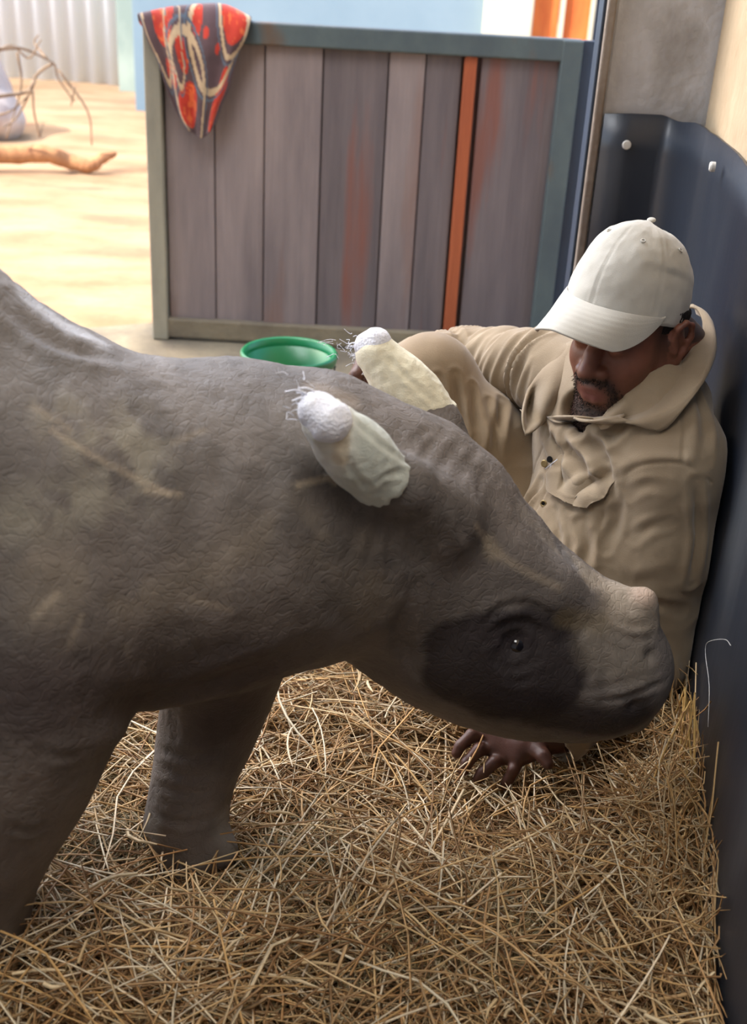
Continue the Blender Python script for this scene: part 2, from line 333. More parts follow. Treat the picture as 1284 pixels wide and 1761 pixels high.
# fallen branch and boulder in the sunlit yard
M['wood'] = mat('sunlit bark', (196, 142, 96), (160, 108, 72), .9, (20, 20, 8), 8, .6, 60)
M['twig'] = mat('dry twig', (150, 128, 104), (118, 96, 76), .9, (30, 30, 10))
fb = empty('fallen_branch', tuple(Pz(90, 285, 0))); tag(fb, 'thick orange-brown fallen branch with bare twigs on the bright sand', 'branch')
lp = [P(a, b, y) for a, b, y in [(-160, 250, 6.6), (-60, 262, 6.7), (20, 266, 6.8), (80, 265, 6.85), (120, 278, 6.9), (155, 285, 6.9), (175, 272, 6.95), (200, 264, 7.0)]]
o = tube('trunk', crom(lp, 30), np.interp(np.arange(30), [0, 12, 22, 26, 29], [.055, .05, .038, .03, .012])+.003*np.sin(np.arange(30)*2.3), M['wood'], n=12); put(o, fb)
tw = [[(-20, 168, 6.6), (40, 160, 6.8), (55, 155, 6.8), (58, 190, 6.8), (68, 235, 6.85)], [(52, 160, 6.8), (62, 130, 6.9), (92, 110, 6.9), (100, 135, 6.9), (128, 175, 6.9)],
      [(-10, 85, 6.7), (40, 84, 6.8), (92, 108, 6.9)], [(-10, 92, 6.7), (20, 78, 6.8), (50, 100, 6.8), (70, 68, 6.8)], [(60, 140, 6.8), (30, 200, 6.8), (5, 220, 6.7)], [(100, 120, 6.9), (150, 190, 6.9), (158, 250, 6.9)],
      [(-10, 200, 6.7), (20, 190, 6.7), (48, 165, 6.8)], [(128, 150, 6.9), (122, 182, 6.9)], [(68, 235, 6.85), (74, 210, 6.9)], [(30, 90, 6.8), (36, 150, 6.8), (10, 240, 6.8)], [(80, 100, 6.9), (60, 75, 7.0), (66, 60, 7.0)]]
for k, w in enumerate(tw):
    w = crom([P(*a) for a in w], 14); o = tube('twig', w, np.linspace(.012 if k < 3 else .008, .004, 14), M['twig'], n=6); put(o, fb)
S = Sculpt((-3.3, 7.6, -.1), (-2.2, 8.6, .75), .035); S.ell((-2.95, 8.1, .25), (.36, .3, .38), k=.1); S.ell((-2.75, 8.0, .1), (.3, .3, .2), k=.1)
s = Surf(*S.mesh()); s.V += s.N*((fbm(s.V*5)-.5)*.1)[:, None]
M['rock'] = mat('pale rock', (206, 192, 182), (176, 158, 148), .9, (5, 5, 5), 8, .5, 20)
tag(s.obj('boulder', M['rock']), 'pale rounded boulder behind the twigs in the yard', 'rock')
# ------------------------------------------------------------------ plank gate
GY_ = 3.834
gt = empty('plank_gate', (-.1, GY_, 0)); tag(gt, 'low gate of weathered dark planks in a grey-green steel frame', 'gate')
M['plank'] = mat('weathered dark plank', (142, 128, 124), (112, 101, 100), .75, (9, 9, 1.1), 9, .5, 60, bst=(1.6, 1.6, .08), c3=(126, 100, 90), dist=.004)  # haze over the gate is put into this paler plank tone
M['plank_red'] = mat('dark red stained plank', (114, 103, 102), (93, 84, 85), .7, (14, 14, 1.3), 9, .5, 60, bst=(1.6, 1.6, .08), c3=(120, 80, 70), dist=.004)
M['plank_orange'] = mat('fresh orange batten', (172, 92, 54), (146, 74, 44), .6, (20, 20, 2), 8, .3, 60, bst=(1.6, 1.6, .1))
gxp = lambda px: P(px, 300, GY_)[0]
edges = [(286, 368), (369.5, 453), (455, 549), (551, 658), (660, 719), (721, 779), (812, 942)]
for k, (a, b) in enumerate(edges):
    d = [0, .004, -.003, .003, -.002, .002, 0][k]; nz = 10; xa, xb = gxp(a), gxp(b); V = []
    o = box('plank', (xa, GY_+.004+d, .06), (xb, GY_+.026+d, .965), M['plank_red'] if k in (5, 6, 3) else M['plank'], bev=.003); put(o, gt)
o = box('batten', (gxp(783), GY_-.010, .06), (gxp(804), GY_+.02, .955), M['plank_orange']); put(o, gt); o['label'] = 'narrow orange batten'
o = box("gap_light_stop", (-.74, GY_+.034, .06), (gxp(945), GY_+.042, .965), M["plank_red"]); put(o, gt)  # added board that stops light coming through the plank gaps
put(box('top_rail', (-.785, GY_-.025, .955), (gxp(975), GY_+.03, 1.02), M['green_metal'], bev=.006), gt)
put(box('bottom_rail', (-.785, GY_-.022, .01), (gxp(975), GY_+.03, .075), M['floor'], bev=.006), gt)
M['pale_post'] = mat('worn pale post', (158, 152, 132), (128, 124, 110), .6, (8, 8, 2))
put(box('left_stile', (-.785, GY_-.027, .0), (gxp(284), GY_+.035, 1.018), M['pale_post'], bev=.006), gt)
put(box('right_stile', (gxp(940), GY_-.029, .0), (gxp(975), GY_+.033, 1.018), M['green_metal'], bev=.006), gt)
put(box('hinge_plate', (gxp(976), GY_-.005, .0), (gxp(1000), GY_+.03, 1.018), M['dark_metal'], bev=.003), gt)
for z in (.28, .62, .86): put(disc('hinge_pin', (gxp(1001), GY_+.01, z), (0, 0, 1), .011, .07, M['dark_metal']), gt)
# patterned cloth thrown over the gate
cu = 90; 
def ccol(u, v):
    C = np.tile(np.array(lin((92, 70, 72))), (len(u), 1)); w = fbm(np.stack([u*9, v*9, 0*u], 1)); C = C*(.75+.6*w)[:, None]
    def p_(mk, c): 
        C[mk] = np.array(lin(c))
    def inell(cx, cy, a, b, r): x = (u-cx)*math.cos(r)+(v-cy)*math.sin(r); y = -(u-cx)*math.sin(r)+(v-cy)*math.cos(r); return np.sqrt((x/a)**2+(y/b)**2)
    for cx, cy, a, b, r in [(.22, .28, .1, .2, .2), (.86, .33, .13, .16, 0), (.36, .80, .13, .17, .6), (.55, .06, .22, .06, 0), (.05, .1, .09, .08, 0), (.52, .33, .05, .1, 0), (.83, .8, .09, .2, .2), (.18, .62, .07, .09, 0), (.36, .5, .05, .1, 0)]:
        e = inell(cx, cy, a, b, r); p_((e < 1), (200, 58, 36)); p_((e < 1) & (fbm(np.stack([u*30, v*30, 1+0*u], 1)) > .62), (226, 104, 54))
    for cx, cy, a, b, r in [(.72, .42, .27, .3, .3), (.4, .75, .2, .36, -.1), (.88, .32, .17, .24, 0), (.13, .3, .1, .4, .1), (.3, .38, .07, .3, 0)]:
        e = inell(cx, cy, a, b, r); p_(np.abs(e-1) < .07, (206, 178, 140)); p_(np.abs(e-1.16) < .03, (96, 108, 120))
    p_((inell(.7, .5, .02, .03, 0) < 1) | (inell(.6, .42, .022, .03, 0) < 1) | (inell(.76, .3, .02, .03, 0) < 1), (200, 60, 40)); return C
M['cloth'] = mat('printed cotton', None, None, .9, (8, 8, 8), 4, .4, 350, attr=True, sheen=.2)
rows = [[(262, 60, 3.95), (290, 45, 3.95), (330, 40, 3.95), (370, 38, 3.95), (440, 62, 3.95)], [(240, 40, 3.88), (285, 20, 3.88), (330, 14, 3.88), (380, 12, 3.88), (432, 34, 3.88)],
        [(238, 24, 3.80), (285, 17, 3.80), (335, 12, 3.80), (385, 12, 3.80), (432, 32, 3.80)], [(252, 62, 3.785), (290, 66, 3.77), (335, 62, 3.775), (385, 58, 3.765), (424, 62, 3.78)],
        [(272, 104, 3.795), (302, 116, 3.77), (340, 116, 3.78), (378, 108, 3.765), (408, 96, 3.785)], [(284, 142, 3.795), (308, 158, 3.775), (340, 162, 3.785), (372, 156, 3.77), (396, 144, 3.79)],
        [(298, 178, 3.797), (315, 198, 3.78), (340, 202, 3.787), (364, 192, 3.775), (382, 178, 3.79)], [(312, 204, 3.797), (324, 222, 3.78), (343, 236, 3.785), (358, 230, 3.78), (372, 210, 3.79)]]
def cfn(G):
    u = np.linspace(0, 1, G.shape[1])[None, :]; v = np.linspace(0, 1, G.shape[0])[:, None]; G = G.copy(); G[:, :, 1] -= (.007+.007*np.sin(u*21+v*3)+.005*np.sin(u*9-v*5))*np.clip(v*3-.5, 0, 1); return G
cl = sheet('cloth', [[P(*a) for a in r] for r in rows], M['cloth'], None, cu, 110, .003, 0, 30, cfn, ccol)
tag(cl, 'red and brown patterned cloth draped over the gate corner', 'cloth')
# green bucket
M['bucket'] = mat('green plastic', (14, 116, 68), (12, 104, 62), .35, (6, 6, 6), 3, .03, spec=.5)
bc = np.array([P(497, 604, 2.9)[0], 2.9]); bk = empty('bucket', (bc[0], bc[1], 0)); tag(bk, 'round green plastic bucket standing in front of the gate', 'bucket')
def lathe(prof, c, n=40):
    V = []; F = []
    for r, z in prof:
        for k in range(n): V.append((c[0]+r*math.cos(2*math.pi*k/n), c[1]+r*math.sin(2*math.pi*k/n), z))
    for i in range(len(prof)-1):
        for k in range(n): F.append((i*n+k, i*n+(k+1) % n, (i+1)*n+(k+1) % n, (i+1)*n+k))
    return V, F
rz = .285; V, F = lathe([(.0, .004), (.085, .004), (.088, .01), (.104, .15), (.114, rz-.03), (.1145, rz-.02), (.111, rz-.02), (.101, .15), (.084, .014), (0, .012)], bc); put(link('body', mesh_py('b', V, F), M['bucket']), bk)
V, F = lathe([(.113, rz-.03), (.122, rz-.028), (.125, rz-.018), (.127, rz-.003), (.122, rz+.003), (.116, rz), (.112, rz-.02), (.113, rz-.03)], bc); put(link('rim', mesh_py('b', V, F), M['bucket']), bk)
M['wire'] = mat('dark wire', (52, 48, 46), (40, 38, 36), .5, (5, 5, 5), metal=.6)
hp = [(bc[0]+.122*math.cos(a), bc[1]+.122*math.sin(a)-.012*math.sin(t_*math.pi), rz-.03-.075*math.sin(t_*math.pi)) for t_ in np.linspace(0, 1, 16) for a in [-math.pi*.02-math.pi*.96*t_]]
hp = [(x, min(y, bc[1]-.0), z) for x, y, z in hp]; o = tube('handle', hp, .0022, M['wire'], n=6); put(o, bk)
print('room', round(time.time()-T0, 1))
# ------------------------------------------------------------------ rhino calf
lat = np.array([.12, .99, 0]); lat /= np.linalg.norm(lat)
def pc(L):                                  # (px, py, depth, radius in px) -> points, radii
    p = np.array([P(a, b, y) for a, b, y, r in L]); return p, np.array([pxr(r, q) for q, (a, b, y, r) in zip(p, L)])
R_ = Sculpt((-1.95, .78, -.03), (.52, 1.72, 1.06), .0055)
bp = np.array([(-1.60, 1.16, .60), (-1.42, 1.15, .62), (-1.12, 1.17, .585), (-.85, 1.20, .605)]); br = np.array([.17, .255, .285, .285])
fp, fr = pc([(-90, 850, 1.25, 320), (60, 900, 1.27, 300), (200, 922, 1.29, 272), (330, 917, 1.32, 260), (460, 895, 1.36, 232), (590, 903, 1.39, 208)])
R_.chain(np.concatenate([bp, fp]), np.concatenate([br, fr]), .05, sub=4, sq=lat, sqv=[1.15, 1.12, 1.08, 1.08, 1.12, 1.15, 1.2, 1.22, 1.2, 1.18])
hp_, hr_ = pc([(590, 903, 1.39, 206), (690, 950, 1.41, 196), (775, 1035, 1.42, 182), (850, 1100, 1.42, 152), (930, 1130, 1.42, 134), (1000, 1146, 1.415, 116), (1048, 1150, 1.41, 96)])
R_.chain(hp_, hr_, .03, sub=4, sq=lat, sqv=[1.2, 1.3, 1.32, 1.3, 1.25, 1.2, 1.2])
def rc(a, b, k=.03, op='+', sq=None): p, r = pc([a, b]); R_.cone(p[0], p[1], r[0], r[1], k, op, sq)
rc((-30, 620, 1.27, 80), (-120, 540, 1.25, 90), .07); rc((-120, 540, 1.25, 90), (-300, 520, 1.22, 90), .10)      # withers
rc((400, 700, 1.37, 56), (560, 725, 1.39, 56), .05); rc((560, 725, 1.39, 56), (700, 770, 1.41, 50), .05)                       # nuchal crest
rc((755, 800, 1.43, 62), (805, 850, 1.43, 56), .04); rc((805, 850, 1.43, 56), (870, 925, 1.43, 50), .04)                      # poll
rc((700, 775, 1.46, 45), (620, 735, 1.44, 40), .03)
rc((772, 806, 1.50, 56), (748, 728, 1.54, 41), .03); rc((748, 728, 1.54, 41), (690, 655, 1.55, 32), .02)       # far ear
rc((765, 890, 1.31, 66), (690, 835, 1.26, 48), .035); rc((690, 835, 1.26, 48), (620, 770, 1.235, 32), .02)     # near ear
p, r = pc([(815, 905, 1.37, 26), (880, 968, 1.365, 26), (955, 1012, 1.365, 24), (1030, 1050, 1.39, 20)]); R_.chain(p, r, .045)   # brow to nose ridge
p, r = pc([(890, 930, 1.43, 42), (960, 990, 1.43, 38), (1030, 1030, 1.42, 34)]); R_.chain(p, r, .03)
rc((1104, 1036, 1.40, 28), (1094, 1060, 1.40, 36), .009); rc((1062, 1028, 1.41, 26), (1055, 1048, 1.40, 34), .014)      # horn buds
rc((1074, 1078, 1.40, 46), (1082, 1150, 1.40, 46), .03)                   # muzzle
rc((1092, 1165, 1.41, 34), (1120, 1184, 1.41, 20), .02)                   # prehensile upper lip
rc((1000, 1215, 1.41, 52), (1085, 1225, 1.41, 36), .02)                   # lower jaw
rc((800, 1110, 1.36, 90), (870, 1150, 1.36, 80), .06)                     # cheek
for ex, ey in ((885, 1106),):
    p, r = pc([(ex, ey, 1.318, 20)]); 
# fore legs
p, r = pc([(385, 1080, 1.36, 120), (375, 1190, 1.37, 84), (352, 1270, 1.36, 71), (330, 1350, 1.33, 57), (320, 1410, 1.32, 57), (322, 1455, 1.31, 66)]); R_.chain(p, r, .03, sub=2)
rc((345, 1462, 1.30, 50), (375, 1462, 1.29, 34), .02); rc((322, 1470, 1.31, 68), (322, 1490, 1.31, 70), .015)
p, r = pc([(40, 1060, 1.13, 190), (20, 1210, 1.11, 165), (0, 1330, 1.10, 128), (-35, 1440, 1.09, 98), (-62, 1545, 1.09, 88), (-68, 1640, 1.09, 96)]); R_.chain(p, r, .05, sub=2)
# hind legs: stifle forward, hock back
for yy, dx in ((1.02, 0.0), (1.32, .12)):
    R_.chain([(-1.42+dx, yy, .52), (-1.30+dx, yy, .40), (-1.48+dx, yy, .25), (-1.44+dx, yy, .09)], [.17, .115, .072, .068], .04, sub=3); R_.cone((-1.43+dx, yy, .03), (-1.40+dx, yy, .02), .075, .07, .02)
R_.chain([(-1.74, 1.16, .66), (-1.83, 1.16, .55), (-1.85, 1.16, .38)], [.035, .022, .014], .02, sub=3)
R_.half((0, 0, .0), (0, 0, -1))
rs = Surf(*R_.mesh()); del R_; rs.smooth(2); rs.bvh()
# skin folds and features
V0 = rs.V.copy()
for k, pts in enumerate([[(655, 880), (640, 940), (650, 1010)], [(680, 880), (668, 945), (680, 1020)], [(708, 872), (700, 940), (715, 1010)], [(735, 870), (732, 935), (745, 990)], [(762, 868), (765, 920), (782, 965)],
                         [(790, 865), (798, 905), (815, 945)], [(620, 900), (600, 960), (605, 1040)]]): rs.fold(pts, .007, .0015)
for pts in [[(560, 760), (530, 860), (540, 980), (580, 1090)], [(500, 740), (455, 860), (455, 1000), (500, 1110)], [(380, 760), (330, 880), (330, 1010)], [(250, 800), (215, 930), (240, 1080)]]: rs.fold(pts, .016, .0018)
for pts in [[(770, 740), (740, 765), (720, 800)], [(795, 755), (770, 785), (750, 820)], [(820, 780), (800, 800), (790, 830)], [(745, 735), (718, 750), (705, 775)], [(840, 810), (825, 830), (822, 855)]]: rs.fold(pts, .0055, .0010)
rs.fold([(120, 1235), (300, 1195), (440, 1150), (520, 1120)], .02, .006)
rs.fold([(10, 525), (70, 575), (130, 603), (210, 615)], .011, .005); rs.fold([(705, 1010), (690, 1090), (715, 1170)], .012, .004)
rs.blob(885, 1108, .028, -.012)                                             # eye socket
rs.fold([(838, 1112), (860, 1078), (900, 1068), (935, 1090)], .006, .0035); rs.fold([(845, 1130), (880, 1152), (925, 1138)], .006, .0035); rs.fold([(850, 1150), (885, 1170), (930, 1160)], .006, .0025)
rs.fold([(830, 1095), (850, 1055), (900, 1040), (945, 1060)], .007, .003)
rs.stroke([(862, 1105), (885, 1093), (908, 1102)], .006, .006); rs.stroke([(862, 1112), (885, 1124), (908, 1112)], .006, .006)
rs.fold([(1030, 1206), (1085, 1196), (1142, 1172)], .005, .0032); rs.fold([(1000, 1190), (1050, 1180), (1100, 1165)], .006, .0016)      # mouth
rs.blob(1090, 1213, .012, -.008); rs.blob(1118, 1128, .009, -.008)
rs.fold([(1000, 1120), (1010, 1160), (1000, 1185)], .006, .002); rs.fold([(1030, 1110), (1045, 1150), (1040, 1180)], .006, .002)
for pts in [[(1060, 1065), (1090, 1075), (1125, 1070)], [(1050, 1085), (1085, 1100), (1125, 1095)], [(1020, 1060), (1000, 1090), (990, 1120)]]: rs.fold(pts, .005, .002)
for pts in [[(275, 1290), (330, 1300), (405, 1285)], [(270, 1350), (330, 1365), (385, 1350)], [(265, 1400), (320, 1415), (380, 1400)], [(278, 1320), (330, 1335), (395, 1320)], [(60, 1290), (110, 1300), (150, 1290)], [(10, 1420), (50, 1430), (85, 1420)]]: rs.fold(pts, .006, .0022)
nz = fbm(rs.V*np.array([14, 10, 5.]), 3)-.5; n2 = 1-np.abs(2*fbm(rs.V*np.array([46, 46, 26.])+nz[:, None]*3, 3)-1)
rs.V += rs.N*(nz*.006+(n2-.8)*.0035)[:, None]; rs.norm()
rs.C = np.tile(np.array(lin((108, 100, 94))), (len(rs.V), 1)); q = fbm(rs.V*np.array([5, 5, 5.]), 4); q2 = fbm(rs.V*np.array([26, 26, 9.])+9, 4)
rs.C *= (.72+.56*np.clip((q-.3)/.4, 0, 1))[:, None]*(.85+.3*q2)[:, None]
V1 = rs.V
def pt(pix, w, c, a, soft=.6): rs.paint(rs.dist(rs.line(pix) if len(pix) > 1 else np.array([rs.hit(*pix[0])]), w), w, c, a, soft)
up = np.clip((rs.V[:, 2]-.62)/.2, 0, 1)[:, None]*.35*q2[:, None]; rs.C = rs.C*(1-up)+np.array(lin((172, 168, 166)))*up      # dust plus the back's highlight painted in, paler toward the top
D = rs.dist(rs.line([(110, 720), (180, 790), (240, 730), (235, 840), (130, 860), (30, 890)]), .045); w = np.clip((.045-D)/.04, 0, 1)*np.clip((fbm(rs.V*30, 3)-.38)*6, 0, 1)*.75
rs.C = rs.C*(1-w[:, None])+np.array(lin((148, 142, 128)))*w[:, None]
D = rs.dist(rs.line([(60, 960), (130, 1000), (90, 1060), (330, 1000), (500, 900), (620, 970), (640, 1060)]), .05); w = np.clip((.05-D)/.05, 0, 1)*np.clip((fbm(rs.V*22+5, 3)-.42)*6, 0, 1)*.5
rs.C = rs.C*(1-w[:, None])+np.array(lin((140, 128, 112)))*w[:, None]
for pts, a in [([(90, 740), (170, 790), (290, 850)], .5), ([(60, 700), (120, 740)], .4), ([(510, 835), (570, 822), (575, 832)], .9), ([(250, 845), (310, 850)], .5), ([(60, 1060), (100, 1020)], .4), ([(120, 1110), (140, 1060)], .4), ([(330, 1030), (400, 1050)], .35), ([(215, 1110), (235, 1180)], .3), ([(300, 760), (350, 740)], .3)]: pt(pts, .006, (190, 174, 150), a, 1)
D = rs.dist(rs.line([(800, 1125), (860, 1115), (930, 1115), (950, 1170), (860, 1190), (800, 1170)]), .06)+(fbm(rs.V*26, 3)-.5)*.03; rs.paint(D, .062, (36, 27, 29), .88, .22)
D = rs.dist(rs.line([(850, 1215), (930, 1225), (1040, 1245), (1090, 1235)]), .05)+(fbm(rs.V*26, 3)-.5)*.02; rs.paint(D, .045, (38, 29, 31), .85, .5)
D = rs.dist(rs.line([(60, 1215), (300, 1180), (440, 1140), (400, 1240)]), .1)+(fbm(rs.V*18, 3)-.5)*.05; rs.paint(D, .11, (60, 48, 47), .75, .8)  # underside shade of chest and leg tops painted dark into the hide
pt([(50, 515), (110, 560), (165, 588)], .024, (196, 196, 200), .6); pt([(862, 1108), (908, 1108)], .018, (48, 40, 42), .8)  # pale shoulder band paints in the light caught there
for pts, w, c, a in [([(820, 905), (850, 945), (890, 975), (960, 1010)], .008, (176, 160, 138), .45), ([(840, 935), (850, 950)], .018, (160, 146, 124), .5), ([(1000, 985), (1050, 1010), (1110, 1015)], .03, (170, 156, 138), .75), ([(1060, 1050), (1115, 1060)], .04, (160, 146, 128), .8),
                     ([(970, 1060), (1030, 1075)], .022, (142, 126, 98), .6), ([(900, 880), (960, 945), (1000, 975)], .02, (160, 150, 138), .5), ([(1108, 1020)], .026, (176, 152, 134), .8), ([(960, 940), (985, 975)], .016, (112, 110, 112), .6), ([(1030, 1110), (1060, 1130), (1090, 1140)], .05, (128, 118, 104), .6),
                     ([(385, 1410), (400, 1445)], .03, (150, 146, 140), .7), ([(265, 1410), (262, 1440)], .02, (150, 146, 140), .6), ([(540, 668), (600, 690)], .02, (160, 146, 132), .5)]: pt(pts, w, c, a)
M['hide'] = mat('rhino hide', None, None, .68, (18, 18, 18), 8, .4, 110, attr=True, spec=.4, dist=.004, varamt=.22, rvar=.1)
t_ = M['hide'].node_tree; vor = t_.nodes.new('ShaderNodeTexVoronoi'); vor.feature = 'DISTANCE_TO_EDGE'; vor.inputs['Scale'].default_value = 85
tc = t_.nodes.new('ShaderNodeTexCoord'); nz_ = t_.nodes.new('ShaderNodeTexNoise'); nz_.inputs['Scale'].default_value = 20; mx_ = t_.nodes.new('ShaderNodeMix'); mx_.data_type = 'VECTOR'; mx_.inputs[0].default_value = .06
t_.links.new(tc.outputs['Object'], nz_.inputs['Vector']); t_.links.new(tc.outputs['Object'], mx_.inputs[4]); t_.links.new(nz_.outputs['Color'], mx_.inputs[5]); t_.links.new(mx_.outputs[1], vor.inputs['Vector'])
mr_ = t_.nodes.new('ShaderNodeMapRange'); mr_.inputs[2].default_value = .12; t_.links.new(vor.outputs['Distance'], mr_.inputs[0]); b2 = t_.nodes.new('ShaderNodeBump'); b2.inputs['Strength'].default_value = .3; b2.inputs['Distance'].default_value = .0018
t_.links.new(mr_.outputs[0], b2.inputs['Height']); pb = t_.nodes['Principled BSDF']; t_.links.new(pb.inputs['Normal'].links[0].from_socket, b2.inputs['Normal']); t_.links.new(b2.outputs[0], pb.inputs['Normal'])
rh = empty('rhino_calf', (-.55, 1.2, 0)); tag(rh, 'grey-brown rhino calf with bandaged ears nuzzling the seated man', 'rhino')
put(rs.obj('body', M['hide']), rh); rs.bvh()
def ball(name, c, r, mt, parent=None, n=16):
    V, F = lathe([(max(r*math.sin(a), 1e-5), -r*math.cos(a)) for a in np.linspace(0, math.pi, n//2+2)], (0, 0), n); V = [np.array(v)+np.array(c) for v in V]; return link(name, mesh_py(name, V, F), mt, parent)
M['eye'] = mat('dark wet eye', (26, 18, 18), (18, 14, 16), .08, (5, 5, 5), bump=0, spec=.8)
e = rs.hit(886, 1109, -.0105); put(ball('eye', e, .0145, M['eye']), rh)
M['nail'] = mat('hoof nail', (112, 104, 98), (70, 64, 60), .55, (40, 40, 12), 6, .4, 90)
def nail(c, d, r, u=(0, 0, 1)):
    c = np.array(c, float); d = np.array(d, float); d /= np.linalg.norm(d); s_ = np.cross(d, (0, 0, 1)); S = Sculpt(c-.05, c+.05, .004); S.ell(c, (r*.55, r, r*1.05), np.array([d, s_, [0, 0, 1]]), k=.004); S.half(c-np.array((0, 0, r*.7)), (0, 0, -1))
    put(Surf(*S.mesh()).obj('hoof_nail', M['nail']), rh)
for base, r0 in ((P(322, 1478, 1.31), .052), (P(-66, 1655, 1.09), .066), (np.array((-1.42, 1.02, .04)), .07), (np.array((-1.30, 1.32, .04)), .07)):
    for a in (-60, -5, 50):
        d = np.array([math.cos(math.radians(a)), math.sin(math.radians(a)), 0]); nail((base[0]+d[0]*r0, base[1]+d[1]*r0, .035), d, .024)
# bandaged ears
M['gauze'] = mat('cream bandage', None, None, .95, (60, 60, 60), 5, .5, 420, attr=True, sheen=.3, varamt=.1, dist=.002)
M['lint'] = mat('white lint', (236, 238, 246), (222, 224, 236), .95, (40, 40, 40), 5, .5, 300, sheen=.4)
def ear(base, tip, hem, wr, tuft, thr, near):
    p, r = pc([base, tip]); ax = p[1]-p[0]; L = np.linalg.norm(ax); ax /= L; lo = p.min(0)-.07; hi = p.max(0)+.07
    S = Sculpt(lo, hi, .0026); S.cone(p[0], p[1], r[0], r[1], .01); S.ell(p[0]+ax*L*.45, np.array([L*.5, r[0]*1.06, r[0]*.95]), np.array([ax, np.cross(ax, (0, 1, 0))/np.linalg.norm(np.cross(ax, (0, 1, 0))), np.cross(ax, np.cross(ax, (0, 1, 0)))/np.linalg.norm(np.cross(ax, (0, 1, 0)))]), k=.02)
    S.half(P(*hem), -ax, .004)
    s = Surf(*S.mesh()); s.smooth(1); s.bvh()
    for q in wr: s.fold(q, .004, .0013)
    s.V += s.N*((fbm(s.V*90, 2)-.5)*.003)[:, None]
    cut = (s.V-P(*hem))@ax; rg = np.clip(1-cut/.012, 0, 1)[:, None]; s.V += rg*(-ax)*((fbm(s.V*160, 2)-.45)*.016)[:, None]+rg*s.N*.0015; s.norm()
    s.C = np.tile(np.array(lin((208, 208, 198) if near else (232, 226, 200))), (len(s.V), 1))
    if near:
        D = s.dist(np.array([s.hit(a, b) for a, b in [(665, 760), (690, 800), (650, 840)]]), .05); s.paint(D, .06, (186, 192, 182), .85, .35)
        D = s.dist(s.line([(585, 790), (588, 740)]), .01); s.paint(D, .012, (198, 176, 140), .5)
    o = put(s.obj('ear_bandage', M['gauze']), rh)
    p2, r2 = pc(tuft); S = Sculpt(p2.min(0)-.06, p2.max(0)+.06, .003); S.chain(p2, r2, .01); s2 = Surf(*S.mesh()); s2.V += s2.N*((fbm(s2.V*90, 2)-.5)*.0035)[:, None]; s2.norm(); t2 = put(s2.obj('lint_tuft', M['lint']), rh)
    t2.parent = o; t2.matrix_parent_inverse = Matrix()
    L_ = []
    for k in range(thr[4]):
        a = P(thr[0]+random.gauss(0, 17), thr[1]+random.gauss(0, 17), thr[2]); ln = random.uniform(.004, .014); d = np.array([-.9+random.gauss(0, .25), random.gauss(0, .4), .1+random.gauss(0, .35)]); d /= np.linalg.norm(d)
        b = a+d*ln*.5+np.random.default_rng(k).normal(size=3)*.002; c = a+d*ln+np.random.default_rng(k+99).normal(size=3)*.005; L_.append(tube_np(crom([a, b, c], 6), .00045, 4, False))
    for a, b, c in thr[5]: L_.append(tube_np(crom([P(*a), P(*b), P(*c)], 10), .0011, 5, False))
    th_ = link('frayed_threads', mesh_py('th', *joinVF(L_)), M['lint']); th_.parent = o; th_['kind'] = 'stuff'
    return s, o
s1, near_ear = ear((655, 822, 1.245, 53), (562, 728, 1.20, 44), (660, 832, 1.245), [[(600, 715), (650, 760), (705, 800)], [(640, 830), (670, 815), (700, 812)], [(588, 745), (600, 800), (640, 850)], [(590, 690), (593, 720), (586, 745)]],
    [(544, 706, 1.196, 34), (566, 724, 1.190, 40)], (528, 688, 1.198, 0, 22, [((545, 690, 1.198), (515, 672, 1.195), (490, 674, 1.195)), ((540, 692, 1.198), (520, 684, 1.195), (502, 690, 1.195)), ((552, 680, 1.198), (530, 668, 1.198), (512, 668, 1.198))]), True)
s2_, far_ear = ear((750, 730, 1.545, 47), (647, 608, 1.56, 37), (750, 726, 1.545), [[(660, 610), (700, 650), (755, 700)], [(690, 730), (730, 715), (770, 705)], [(655, 612), (648, 628), (636, 634)]],
    [(630, 596, 1.56, 22), (645, 592, 1.56, 26), (648, 604, 1.557, 26)], (615, 600, 1.56, 0, 42, [((620, 595, 1.56), (605, 590, 1.555), (597, 600, 1.555)), ((625, 605, 1.555), (606, 612, 1.555), (598, 606, 1.555)), ((640, 580, 1.56), (632, 570, 1.56), (622, 574, 1.56))]), False)
print('rhino', len(rs.V), round(time.time()-T0, 1))
# ------------------------------------------------------------------ seated man
HC = np.array([.386, 1.778, .730]); HS = 1.03; yw, pt_ = math.radians(-131), math.radians(9)
hf = np.array([math.cos(pt_)*math.cos(yw), math.cos(pt_)*math.sin(yw), -math.sin(pt_)]); hl = np.array([-math.sin(yw), math.cos(yw), 0]); hu = np.cross(hf, hl); HM = np.array([hf, hl, hu])
def hd(f, l, u): return HC+HS*(f*hf+l*hl+u*hu)
man = empty('person', (.36, 1.76, .05)); tag(man, 'man in khaki coveralls and pale cap sitting against the black rubber wall', 'person')
shL = np.array((.462, 1.672, .545)); shR = np.array((.300, 1.925, .60)); elL = P(1118, 1105, 1.66); wrL = P(965, 1262, 1.53)
elR = P(800, 622, 2.14); wrR = P(655, 640, 2.03); hipL = np.array((.43, 1.68, .17)); hipR = np.array((.44, 1.86, .17))
knR = P(742, 648, 1.96); knL = P(672, 762, 1.80); anR = np.array((.055, 1.90, .12)); anL = np.array((.24, 1.80, .12))
chest = np.array((.405, 1.795, .50)); tf = np.array((-.87, -.49, 0)); tl = np.array((.49, -.87, 0)); tu = np.array((0, 0, 1.0)); TM = np.array([tf, tl, tu])
S = Sculpt((-.16, 1.40, .0), (.60, 2.25, .93), .0031)
def he(f, l, u, r, k=.012, op='+', M_=None): S.ell(hd(f, l, u), np.array(r)*HS, HM if M_ is None else M_, k, op)
